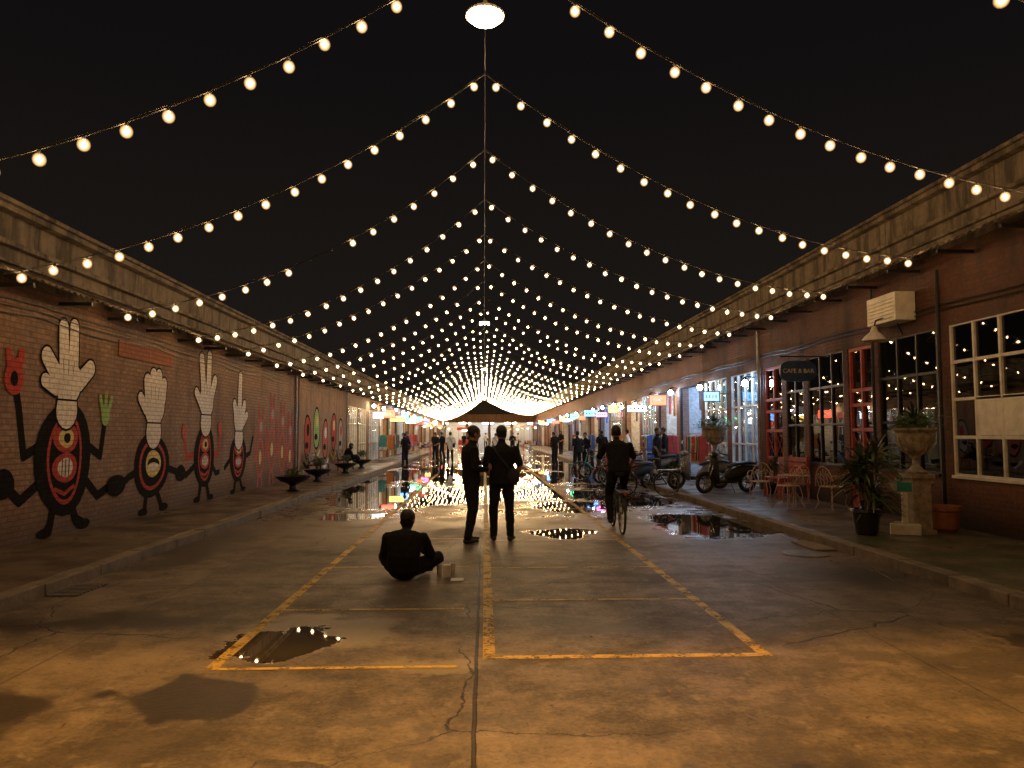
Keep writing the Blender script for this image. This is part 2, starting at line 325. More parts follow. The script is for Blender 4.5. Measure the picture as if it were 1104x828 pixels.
def shop_front(parent,side,wx,y0,y1,zt,kind,brickm):
    s=side; w=abs(wx)
    def bx(bb,x0,x1,a,b_,z0,z1,m): bb.box((min(s*x0,s*x1),a,z0),(max(s*x0,s*x1),b_,z1),m)
    bb=MB(); fm=M_white if kind in('win','lit') else M_black
    if kind=='red': fm=M_redp
    sill=.9 if kind in('win','dark') else H
    if sill>H: bx(bb,w+.002,w+.25,y0,y1,H-.1,sill,brickm); bx(bb,w-.04,w+.25,y0,y1,sill+.001,sill+.05,fm)
    z0=sill+.05
    if kind=='open':
        bx(bb,w+.02,w+.1,y0,y0+.06,H,zt,fm); bx(bb,w+.02,w+.1,y1-.06,y1,H,zt,fm)
    elif kind=='red':
        mid=(y0+y1)/2
        for a,b_ in((y0,y0+.07),(y1-.07,y1),(mid-.03,mid+.03)): bx(bb,w+.02,w+.10,a,b_,H,zt,fm)
        for zz in(H,.95,1.65,2.15,2.45,zt-.07): bx(bb,w+.025,w+.095,y0+.071,y1-.071,zz,zz+.07,fm)
        for a,b_ in((y0+.07,mid-.03),(mid+.03,y1-.07)):
            bx(bb,w+.05,w+.07,a,b_,H,.95,M_redp)
            bb.tube([(s*(w+.04),a,1.02),(s*(w+.04),b_,1.64)],.012,fm,5); bb.tube([(s*(w+.04),b_,1.02),(s*(w+.04),a,1.64)],.012,fm,5)
        gb=MB(); bx(gb,w+.075,w+.08,y0+.07,y1-.07,.96,zt-.05,M_glassd); gb.to('door_glass',parent)
    else:
        nc=max(2,round((y1-y0)/.62)); rows=[z0,z0+(zt-z0)*.25,z0+(zt-z0)*.5,z0+(zt-z0)*.75,zt] if kind=='win' else [z0,z0+(zt-z0)*.36,z0+(zt-z0)*.7,zt]
        for i in range(nc+1):
            y=y0+(y1-y0)*i/nc; t=.045 if i in(0,nc) else .022
            yy0=max(y0,y-t); yy1=min(y1,y+t); bx(bb,w+.01,w+.09,yy0,yy1,z0,zt,fm)
        for r in rows: bx(bb,w+.015,w+.085,y0+.001,y1-.001,max(z0,r-.025),min(zt,r+.025),fm)
        gb=MB(); bx(gb,w+.048,w+.053,y0+.02,y1-.02,z0,zt,M_glass if kind=='lit' else M_glassd); gb.to('glass',parent)
    bb.to('bay_'+kind,parent,bevel=.004)
def interior(parent,side,wx,y0,y1,zt,tube,goods=True):
    s=side; w=abs(wx); bb=MB()
    def bx(x0,x1,a,b_,z0,z1,m): bb.box((min(s*x0,s*x1),a,z0),(max(s*x0,s*x1),b_,z1),m)
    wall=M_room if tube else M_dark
    bx(w+3.2,w+3.3,y0,y1,0,zt+.3,wall); bx(w+.36,w+3.19,y0-.06,y0-.01,0,zt+.3,wall); bx(w+.36,w+3.19,y1+.01,y1+.06,0,zt+.3,wall)
    bx(w+.26,w+3.19,y0,y1,zt+.2,zt+.25,wall); bx(w+.26,w+3.19,y0,y1,.02,H-.002,M_walkL)
    if goods:
        for sx in(w+2.8,w+1.3):
            for zz in(.5,1.0,1.5):
                if sx<w+2 and zz>1.1: continue
                bx(sx,sx+.35,y0+.4,y1-.4,zz,zz+.03,M_wood)
                y=y0+.45
                while y<y1-.6:
                    ww=R(.08,.28); hh=R(.1,.36); bx(sx+.05,sx+.28,y,y+ww,zz+.031,zz+.031+hh,random.choice(cl)); y+=ww+R(.02,.15)
        y=y0+.5
        while y<y1-.5:
            bx(w+3.1,w+3.19,y,y+R(.3,.6),1.9,2.5,random.choice(cl)); y+=R(.7,1.0)
        y=y0+.4
        while y<y1-.5:
            bx(w+.35,w+.40,y,y+R(.15,.4),zt-R(.6,1.1),zt-.15,random.choice(cl)); y+=R(.6,1.3)
    bb.to('interior',parent)
    if tube:
        t=MB(); yc=(y0+y1)/2; L=min(.9,(y1-y0)/2-.2)
        for x in(w+.75,w+2.2): t.tube([(s*x,yc-L,zt+.02),(s*x,yc+L,zt+.02)],.025,tube,4)
        t.to('tube_light',parent)
def piers(parent,side,wx,bays,y0,y1,zt,ztop,mat):
    s=side;w=abs(wx); bb=MB(); cur=y0
    for a,b_ in bays+[(y1,y1)]:
        if a>cur+.01: bb.box((min(s*w,s*(w+.35)),cur,-.05),(max(s*w,s*(w+.35)),a,zt),mat)
        cur=b_
    bb.box((min(s*w,s*(w+.35)),y0,zt+.001),(max(s*w,s*(w+.35)),y1,ztop),mat)
    bb.to('facade',parent)
LF=empty('shop_row')
bays=[(34.3,36.6,'lit',E_tubew),(37.0,39.4,'lit',E_tubew)]
y=40.2; kk=0
while y<106:
    bays.append((y,y+3.8,'open' if kk%3 else 'lit',(E_tube,E_tubew,E_tubew)[kk%3])); y+=4.4; kk+=1
piers(LF,-1,WL,[(a,b_) for a,b_,_,_ in bays],34.01,112,2.9,3.62,M_tan)
for a,b_,k,t in bays: shop_front(LF,-1,WL,a,b_,2.9,k,M_tan); interior(LF,-1,WL,a,b_,2.9,t)
b=MB(); b.box((-14,34.01,3.16),(-6.6,112,3.6),M_dark); b.box((-14,34.01,-.05),(-9.6,112,3.15),M_dark); b.to('rear_volume',LF)
# ------------------------------------------------------------------ right warehouse
WR=7.5
RW=empty('brick_warehouse')
rb=[(3.9,6.2,'win',None),(6.7,9.0,'win',None),(9.35,11.65,'win',None),(11.98,13.8,'dark',None),(14.0,15.0,'red',None),(15.2,16.9,'dark',None),(17.15,18.15,'dark',None),(18.4,19.6,'red',None),(20.0,22.3,'lit',E_tubec),(22.7,25.0,'lit',E_tube),(25.4,28.2,'open',E_tubec),(28.7,31.7,'open',E_tube),(32.2,35.0,'lit',E_tube)]
y=35.6;kk=0
while y<106:
    rb.append((y,y+3.8,('open','lit','open')[kk%3],(E_tubew,E_tube,E_tubec,E_tubew)[kk%4])); y+=4.4; kk+=1
near=[r for r in rb if r[0]<25.2]; far=[r for r in rb if r[0]>=25.2]
piers(RW,1,WR,[(a,b_) for a,b_,_,_ in near],-12,25.2,3.35,4.6,M_brickR)
piers(RW,1,WR,[(a,b_) for a,b_,_,_ in far],25.201,112,3.35,4.6,M_brickU)
for a,b_,k,t in rb:
    shop_front(RW,1,WR,a,b_,3.35,k,M_brickR); interior(RW,1,WR,a,b_,3.35,t,goods=True)
trim(RW,1,WR,4.61,5.72,M_parR)
awning(RW,1,7.5,4.72,6.86,4.46,-12,112)
b=MB(); b.box((8.0,-12,3.8),(16,112,4.6),M_dark); b.box((10.9,-12,-.05),(16,112,3.79),M_dark); b.to('rear_volume',RW)
b=MB(); b.box((7.515,9.85,1.58),(7.545,11.1,2.16),M_white); b.to('sash_panel',RW)
b=MB()
b.tube([(7.44,19.85,.12),(7.44,19.85,4.4)],.04,M_steel); b.tube([(7.44,13.9,.12),(7.44,13.9,4.4)],.03,M_black); b.tube([(7.44,11.82,.12),(7.44,11.82,4.3)],.03,M_black)
for yy,zz in((3.5,3.62),(3.6,3.7)): b.tube([(7.46,y_,zz+.03*math.sin(y_*1.7)) for y_ in np.arange(-5,40,1.0)],.012,M_wire,5)
b.to('wall_conduit',RW)
b=MB()
for zz,am in((3.30,.05),(3.22,.08),(3.38,.03)):
    b.tube([(WL+.03,y_,zz-am*abs(math.sin(y_*.9))) for y_ in np.arange(-5,50,.5)],.009,M_wire,5)
for yy in(24.6,33.7): b.tube([(WL+.05,yy,.12),(WL+.05,yy,3.5)],.035,M_steel)
b.to('wall_cables',LW)
# ------------------------------------------------------------------ mural
PW_=paint_on_brick('mural_white',(.76,.70,.60),.4); PB=paint_on_brick('mural_black',(.009,.008,.008),.05,.05); PR=paint_on_brick('mural_red',(.44,.045,.03),.3)
PY=paint_on_brick('mural_yellow',(.70,.55,.2),.2); PG=paint_on_brick('mural_green',(.30,.48,.14),.4); PP=paint_on_brick('mural_pink',(.50,.11,.09),.6); PG2=paint_on_brick('mural_grey',(.36,.33,.29),.5)
PT=paint_on_brick('mural_rust',(.30,.11,.06),.5)
class Mural:
    def __init__(s,dy=0): s.b=MB(); s.k=0; s.dy=dy
    def off(s): s.k+=1; return WL+.002+s.k*.0003
    def ell(s,y,z,ry,rz,m,a=0,n=28):
        x=s.off(); ca,sa=math.cos(a),math.sin(a); vs=[]; y+=s.dy
        for i in range(n):
            t=2*math.pi*i/n; r=1+.03*math.sin(3*t+y); u=ry*r*math.cos(t); v=rz*r*math.sin(t); vs.append((x,y+u*ca-v*sa,z+u*sa+v*ca))
        s.b.add(vs,[tuple(range(n))],m)
    def cap(s,p0,p1,r0,r1,m):
        x=s.off(); d=Vector((p1[0]-p0[0],p1[1]-p0[1])); a=math.atan2(d.y,d.x); vs=[]
        for i in range(9): t=a+math.pi/2+math.pi*i/8; vs.append((x,s.dy+p0[0]+r0*math.cos(t),p0[1]+r0*math.sin(t)))
        for i in range(9): t=a-math.pi/2+math.pi*i/8; vs.append((x,s.dy+p1[0]+r1*math.cos(t),p1[1]+r1*math.sin(t)))
        s.b.add(vs,[tuple(range(18))],m)
    def line(s,pts,r,m):
        for i in range(len(pts)-1): s.cap(pts[i],pts[i+1],r,r,m)
    def glove(s,y,z,sc,fing,m=None,ol=.035):
        m=m or PW_
        parts=[('c',(0,-.42),(0,-.25),.27,.24)]+[('c',a,b_,r1,r2) for a,b_,r1,r2 in fing]+[('e',(0,0),(.36,.32))]
        for g_,mm in((ol,PB),(0,m)):
            for p in parts:
                if p[0]=='c': s.cap((y+p[1][0]*sc,z+p[1][1]*sc),(y+p[2][0]*sc,z+p[2][1]*sc),p[3]*sc+g_,p[4]*sc+g_,mm)
                else: s.ell(y+p[1][0]*sc,z+p[1][1]*sc,p[2][0]*sc+g_,p[2][1]*sc+g_,mm)
        for dx in(-.12,.0,.12): s.line([(y+dx*sc,z+.12*sc),(y+dx*1.2*sc,z+.3*sc)],.012,PG2)
        s.line([(y-.25*sc,z-.27*sc),(y+.25*sc,z-.27*sc)],.015,PB)
    def face(s,y,z,ry,rz):
        s.ell(y,z,ry,rz,PB); s.ell(y+.02,z,ry*.62,rz*.80,PR); s.ell(y+.02,z,ry*.54,rz*.72,PB)
        for dz,e in((.36,1),(-.16,0)):
            s.ell(y+.02,z+dz*rz,ry*.44,rz*.26,PR); s.ell(y+.03,z+dz*rz,ry*.27,rz*.17,PY if e else PW_)
            if e: s.ell(y+.05,z+dz*rz,ry*.12,rz*.09,PB)
            else:
                for i in(-1,0,1): s.line([(y+.03+i*ry*.12,z+dz*rz-rz*.14),(y+.03+i*ry*.12,z+dz*rz+rz*.14)],.012,PB)
        s.line([(y-ry*.3,z-rz*.52),(y+.02,z-rz*.62),(y+ry*.35,z-rz*.5)],.03,PR)
    def done(s): return s.b.to('wall_mural')
F2=[((-.10,.15),(-.16,.78),.13,.115),((.13,.15),(.12,.82),.13,.115),((-.26,.05),(-.54,.32),.14,.13),((.28,.0),(.60,.24),.14,.13),((-.30,-.12),(-.56,-.02),.10,.10)]
Ffist=[((-.24,.16),(-.28,.40),.12,.12),((-.06,.2),(-.07,.50),.12,.12),((.12,.2),(.13,.50),.12,.12),((.28,.12),(.33,.38),.12,.11),((-.3,-.05),(-.5,.12),.10,.09)]
F3=[((-.15,.15),(-.30,.80),.125,.11),((.08,.2),(.10,.88),.125,.11),((.25,.1),(.42,.42),.12,.11),((-.28,-.05),(-.52,.14),.10,.09)]
F1=[((.0,.15),(.02,.95),.14,.12),((.24,.1),(.34,.34),.12,.11),((-.24,.1),(-.34,.32),.12,.11),((.3,-.06),(.52,.1),.10,.09)]
m=Mural(.33)
m.line([(10.35,1.45),(9.95,1.30),(9.80,1.95),(9.72,2.2)],.07,PB); m.line([(10.4,.95),(9.9,.70),(9.55,.95)],.075,PB)
m.line([(11.5,1.45),(11.95,1.25),(12.05,1.75)],.07,PB); m.line([(11.45,.95),(11.9,.62),(12.35,.75)],.075,PB)
m.line([(10.7,.6),(10.62,.28),(10.52,.2)],.085,PB); m.line([(11.15,.55),(11.3,.3),(11.45,.24)],.085,PB)
m.ell(10.5,.20,.19,.075,PB); m.ell(11.5,.22,.21,.08,PB)
m.face(10.93,1.24,.74,.84); m.glove(10.93,2.38,1.02,F2)
m.ell(9.66,2.35,.20,.24,PR); m.cap((9.60,2.42),(9.52,2.68),.075,.06,PR); m.cap((9.74,2.42),(9.80,2.70),.075,.06,PR); m.ell(9.66,2.33,.08,.10,PB)
for a in(-.14,0,.14): m.cap((12.05+a*.4,1.9),(12.05+a*1.3,2.24-.3*abs(a)),.055,.045,PG)
m.ell(12.05,1.88,.13,.14,PG); m.ell(9.5,.95,.26,.2,PB); m.ell(12.5,.74,.32,.18,PB); m.done()
m=Mural(.28); m.line([(13.4,.95),(13.0,.85),(12.7,.72)],.07,PB); m.line([(14.5,.95),(15.0,.85),(15.3,.75)],.07,PB)
m.line([(13.7,.5),(13.65,.22)],.075,PB); m.line([(14.15,.5),(14.3,.3),(14.35,.22)],.075,PB); m.ell(13.58,.18,.19,.07,PB); m.ell(14.45,.2,.2,.08,PB)
m.ell(13.9,1.02,.74,.60,PB); m.ell(13.92,1.02,.56,.46,PR); m.ell(13.92,1.02,.48,.39,PB); m.ell(13.95,1.05,.32,.25,PY); m.ell(13.95,1.05,.25,.11,PB); m.ell(13.95,1.0,.22,.07,PW_)
m.glove(13.92,2.12,1.15,Ffist); m.done()
m=Mural(.2); m.line([(16.1,1.2),(15.6,1.1),(15.45,1.55)],.065,PR); m.line([(16.1,.95),(15.6,.75),(15.35,.8)],.07,PB); m.line([(17.0,1.2),(17.4,1.1),(17.5,1.6)],.065,PR); m.line([(17,.95),(17.3,.7),(17.5,.72)],.065,PB)
m.line([(16.4,.5),(16.3,.2)],.075,PB); m.line([(16.75,.5),(16.9,.2)],.075,PB); m.ell(16.2,.18,.19,.07,PB); m.ell(17.0,.18,.19,.07,PB); m.ell(15.3,.8,.26,.17,PB)
m.face(16.58,1.12,.60,.70); m.glove(16.6,2.34,1.15,F3); m.ell(15.42,1.65,.13,.17,PP); m.ell(17.5,1.72,.13,.17,PP); m.done()
m=Mural(.1); m.line([(18.4,1.0),(18.0,.8)],.065,PB); m.line([(19.4,1.0),(19.9,1.1),(20.1,1.5)],.065,PB); m.line([(18.8,.5),(18.7,.2)],.07,PB); m.line([(19.1,.5),(19.3,.22)],.07,PB); m.ell(18.6,.18,.19,.06,PB); m.ell(19.4,.2,.19,.06,PB)
m.face(18.95,1.0,.64,.58); m.glove(18.95,1.98,1.12,F1); m.done()
m=Mural()
for cy,hh in((20.9,1.9),(22.0,2.3),(23.1,2.1),(24.0,1.8)):
    m.ell(cy,hh*.5,.36,hh*.30,PP); m.ell(cy,hh*.5,.26,hh*.24,PT); m.ell(cy,hh*.95,.26,.26,PP); m.ell(cy+.03,hh*.95,.13,.14,PG2); m.ell(cy,hh*.5,.12,.2,PY)
    for sg in(-1,1):
        m.line([(cy+sg*.25,hh*.55),(cy+sg*.5,hh*.45),(cy+sg*.45,hh*.9)],.05,PP); m.line([(cy+sg*.12,hh*.25),(cy+sg*.2,.18)],.05,PP); m.cap((cy+sg*.15,hh+.15),(cy+sg*.22,hh+.45),.06,.05,PR)
m.done()
m=Mural()
for cy,cz,c1,c2 in((26.4,1.5,PR,PB),(27.8,1.8,PG,PY),(29.3,1.4,PP,PW_),(30.9,1.7,PR,PY),(32.4,1.5,PG2,PR)):
    m.ell(cy,cz,.55,.8,PB); m.ell(cy,cz,.47,.71,c1); m.ell(cy+.05,cz+.25,.2,.22,c2); m.ell(cy-.1,cz-.3,.26,.12,PB); m.line([(cy-.5,cz-.9),(cy,cz-1.1),(cy+.6,cz-.8)],.07,c2)
m.done()
b=MB(); b.box((WL+.002,12.75,2.92),(WL+.02,14.9,3.20),PT); b.to('painted_panel')
b=MB(); b.obox((WL+.12,8.9,3.25),(.12,.09,.07),(0,0,.2),M_white); b.tube([(WL,8.9,3.3),(WL+.1,8.9,3.3)],.02,M_white); b.to('security_camera',bevel=.01)
# ------------------------------------------------------------------ string lights
AP=6.70
def octa(bb,c,r,mat):
    vs=[(c[0]+r,c[1],c[2]),(c[0]-r,c[1],c[2]),(c[0],c[1]+r,c[2]),(c[0],c[1]-r,c[2]),(c[0],c[1],c[2]+r),(c[0],c[1],c[2]-r)]
    bb.add(vs,[(0,2,4),(2,1,4),(1,3,4),(3,0,4),(2,0,5),(1,2,5),(3,1,5),(0,3,5)],mat)
yy=4.55
while yy<104:
    e=empty('string_lights'); wb=MB(); bb=MB(); sb=MB()
    for sd,xe,ze,dy,n in((-1,-5.72,3.50,-1.2,17),(1,6.9,4.38,1.15,19)):
        sag=.52+R(-.08,.14); ye=dy+R(-.2,.2); off=R(0,.8); zz0=AP-.02
        def pt(t): return (xe*t,yy+ye*t,zz0+(ze-zz0)*t-4*sag*t*(1-t))
        K=24
        wb.tube([pt(i/K) for i in range(K+1)],.006,M_wire,4)
        wb.tube([(p[0],p[1],p[2]+.02+.012*math.sin(i*2.1)) for i,p in enumerate([pt(i/K) for i in range(K+1)])],.004,M_wire,4)
        for i in range(n):
            t=(i+.35+off*.4)/n; p=pt(t); c=(p[0]+R(-.01,.01),p[1]+R(-.02,.02),p[2]-.085+R(-.012,.012))
            if yy<50: wb.tube([(p[0],p[1],p[2]),(c[0],c[1],c[2]+.045)],.015,M_wire,5)
            if random.random()<.02: continue
            octa(bb,c,.033 if yy<62 else .042,E_bulb)
            if yy<62: sb.ell(c,(.060,.060,.064),M_glare,12 if yy<25 else 8)
    wb.to('cable',e); bb.to('bulbs',e)
    if sb.v: sb.to('glare_halos',e,smooth=True)  # added glare shells; the lamps themselves are the bulbs
    yy+=2.82
b=MB(); b.tube([(0.0,y_,AP+.03*math.sin(y_*1.12)) for y_ in np.arange(-8,112,.7)],.008,M_wire,5); b.to('support_cable')
for yl in(-14.5,8.25,31.8,55,78.2,101):
    e=empty('pendant_lamp',loc=(0,yl,AP-.27)); b=MB()
    b.lathe([(.02,.18),(.03,.10),(.08,.07),(.18,.03),(.225,-.01),(.228,-.035),(.21,-.03),(.19,-.005),(.05,.02)],(0,0,0),M_white,28); b.tube([(0,0,.18),(0,0,.27)],.008,M_wire,5); b.to('shade',e,smooth=True)
    b=MB(); b.lathe([(.21,-.008),(.205,-.045),(.16,-.085),(.08,-.105),(.01,-.11)],(0,0,0),E_pend,16); b.to('diffuser',e,smooth=True)
def flood(side,wx,y,z,mat,r=.09):
    e=empty('wall_lantern',loc=(side*(abs(wx)-.30),y,z)); b=MB(); b.tube([(side*.28,0,.16),(side*.05,0,.20),(0,0,.16)],.018,M_black,6); b.lathe([(.03,.17),(.07,.13),(.10,.10),(.06,.105)],(0,0,0),M_black,12); b.to('bracket',e)
    b=MB(); b.ell((0,0,0),(r,r,r*1.1),mat,8); b.to('globe',e,smooth=True)
for y,z,mm in((20.2,3.0,E_cool),(24.5,3.15,E_cool),(28.4,3.2,E_cool),(31.9,3.2,E_cool),(35.2,3.0,E_cool),(38.6,3.0,E_warmf),(41,3.2,E_warmf),(45,3.2,E_cool),(49,3.2,E_cool),(58,3.2,E_warmf),(64,3.2,E_cool),(70,3.2,E_cool),(84,3.2,E_warmf),(96,3.2,E_warmf)): flood(1,WR,y,z,mm)
for y,z,mm in((40,3.1,E_warmf),(44,3.1,E_warmf),(50,3.2,E_cool),(54.5,3.2,E_cool),(58,3.2,E_warmf),(63,3.1,E_warmf),(69,3.1,E_cool),(75,3.1,E_warmf),(90,3.1,E_warmf)): flood(-1,WL,y,z,mm)
Es=[emis('lightbox_'+n,c,6) for n,c in(('red',(1,.12,.06)),('blue',(.12,.35,1)),('white',(.9,.95,1)),('green',(.15,1,.4)),('amber',(1,.55,.12)),('pink',(1,.2,.5)))]
def lightbox(side,wx,y,z,w,h,mat):
    s=side; x=abs(wx)-.55; b=MB(); b.box((-w,-.05,-h),(w,.05,h),M_black); b.box((-w+.03,-.058,-h+.03),(w-.03,-.051,h-.03),mat)
    for i in range(4): b.box((-w*.7+i*w*.38,-.062,-h*.35),(-w*.7+i*w*.38+w*.2,-.0585,h*.35),M_white if mat!=Es[2] else M_black)
    b.tube([(s*w,0,h*.6),(s*.55,0,h*.6)],.015,M_black,5); b.to('lightbox_sign',loc=(s*x,y,z))
for i,y in enumerate((22.5,29.5,33.6,39.9,43.8,48.2,52.6,57,61.5,66,72,77,83,90)): lightbox(1,WR,y,2.75+.2*(i%2),.26+.1*(i%3),.16+.06*(i%2),Es[(1,0,2,4,5,1,0,3,2,4,0,1,2,4)[i]])
for i,y in enumerate((40,44.4,48.8,53.2,57.6,62,66.4,72,78,86,95)): lightbox(-1,WL,y,2.6+.2*(i%2),.30+.1*(i%3),.2+.06*(i%2),Es[(2,0,4,1,2,3,0,5,4,2,0)[i]])
M_navy=simple('navy_sign_paint',(.02,.05,.13),.35)
b=MB(); n=32; vs=[]
for yo in(-.035,.035):
    for i in range(n):
        t=2*math.pi*i/n; ct,st=math.cos(t),math.sin(t); vs.append((.40*math.copysign(abs(ct)**.6,ct),yo,.23*math.copysign(abs(st)**.7,st)))
b.add(vs,[tuple(range(n)),tuple(range(n,2*n))[::-1]]+[(i,n+i,n+(i+1)%n,(i+1)%n) for i in range(n)],M_navy)
b.tube([(-.40,0,.32),(.65,0,.32)],.015,M_black,6); b.tube([(-.2,0,.2),(-.2,0,.32)],.008,M_black,4); b.tube([(.2,0,.2),(.2,0,.32)],.008,M_black,4)
sg=b.to('cafe_sign',loc=(6.88,16.0,2.98))
tc=bpy.data.curves.new('lettering','FONT'); tc.body='CAFE & BAR'; tc.size=.13; tc.align_x='CENTER'; tc.extrude=.004; tc.materials.append(simple('gold_lettering',(.5,.42,.2),.4))
to=bpy.data.objects.new('lettering',tc); COL.objects.link(to); to.parent=sg; to.location=(0,-.042,-.04); to.rotation_euler=(math.pi/2,0,0)
def awn(side,wx,y0,y1,mat,mat2):
    b=MB(); w=abs(wx); n=int((y1-y0)/.25)
    for i in range(n):
        a=y0+i*.25; mm=mat if i%2 else mat2
        b.add([(side*(w-.05),a,2.95),(side*(w-.05),a+.25,2.95),(side*(w-1.15),a+.25,2.5),(side*(w-1.15),a,2.5)],[(0,1,2,3)],mm)
        b.add([(side*(w-1.15),a,2.5),(side*(w-1.15),a+.25,2.5),(side*(w-1.15),a+.25,2.34),(side*(w-1.15),a+.12,2.30),(side*(w-1.15),a,2.34)],[(0,1,2,3,4)],mm)
    b.to('striped_awning')
for y0,a,c_ in((53.2,1,7),(66.4,4,3),(79.6,0,3)): awn(1,WR,y0,y0+3.8,cl[a],cl[c_])
for y0,a,c_ in((57.8,0,7),(71,2,7)): awn(-1,WL,y0,y0+3.8,cl[a],cl[c_])
b=MB(); b.box((7.12,12.5,3.58),(7.48,13.45,4.08),M_white); 
for i in range(6): b.box((7.10,12.56,3.64+i*.065),(7.119,13.39,3.66+i*.065),M_white)
b.to('air_conditioner',bevel=.008)
e=empty('gooseneck_lamp',loc=(6.95,12.9,3.32)); b=MB()
b.tube([(.52,0,.05),(.42,0,.28),(.2,0,.36),(.03,0,.30),(0,0,.18)],.014,M_black,8); b.lathe([(.03,.20),(.05,.16),(.07,.10),(.16,.02),(.22,-.06),(.215,-.065),(.15,.01),(.05,.09)],(0,0,0),M_white,24); b.to('shade',e,smooth=True)
# ------------------------------------------------------------------ end of the street
EB=empty('gabled_market_hall'); b=MB()
b.box((-14,113,3.4),(16,114,4.6),M_tan)
for i in range(9): x=-13+i*3.4; b.box((x,113.01,-.05),(x+.4,113.9,3.39),M_tan)
b.add([(-3.1,112.6,4.6),(3.1,112.6,4.6),(0,112.6,6.6),(-3.1,130,4.6),(3.1,130,4.6),(0,130,6.6)],[(0,1,2),(0,2,5,3),(1,4,5,2),(3,5,4)],M_dark)
b.box((-14,122,0),(16,122.5,4),M_room); b.box((-14,114.01,3.45),(16,121.9,3.6),M_room)
b.to('hall',EB)
b=MB()
for i in range(7):
    for y_ in(115,119): b.tube([(-11+i*3.6,y_,3.3),(-9.4+i*3.6,y_,3.3)],.05,E_tubew if i%3 else E_tube,4)
b.to('tube_light',EB)
# ------------------------------------------------------------------ lamp behind the viewer, and an added gate that cuts off its light
GE=empty('added_gate'); b=MB()
b.box((-6.18,-.50,3.27),(7.48,-.32,5.49),M_tan); b.box((-6.18,-12,5.5),(7.48,-.32,5.6),M_tan)  # unseen beam and roof, placed so the lamp light ends at a straight edge
b.box((-6.15,-.70,.12),(-5.75,-.51,5.4),M_tan); b.box((7.05,-.70,.12),(7.45,-.51,5.4),M_tan); b.box((-9,-12.3,0),(9,-12.1,5.6),M_dark)
b.to('light_cutoff_gate',GE)
b=MB(); b.lathe([(.03,.2),(.2,.02),(.26,-.05),(.25,-.06),(.05,.05)],(0.8,-2.6,4.5),M_black,20); b.tube([(.8,-2.6,4.7),(.8,-2.6,5.5)],.015,M_black,6); b.to('lamp_shade',GE)
L=bpy.data.lights.new('sodium_lamp','POINT'); L.energy=7000; L.color=(1,.50,.11); L.shadow_soft_size=.07; lo=bpy.data.objects.new('sodium_bulb',L); COL.objects.link(lo); lo.location=(.8,-2.6,4.34); lo.parent=GE
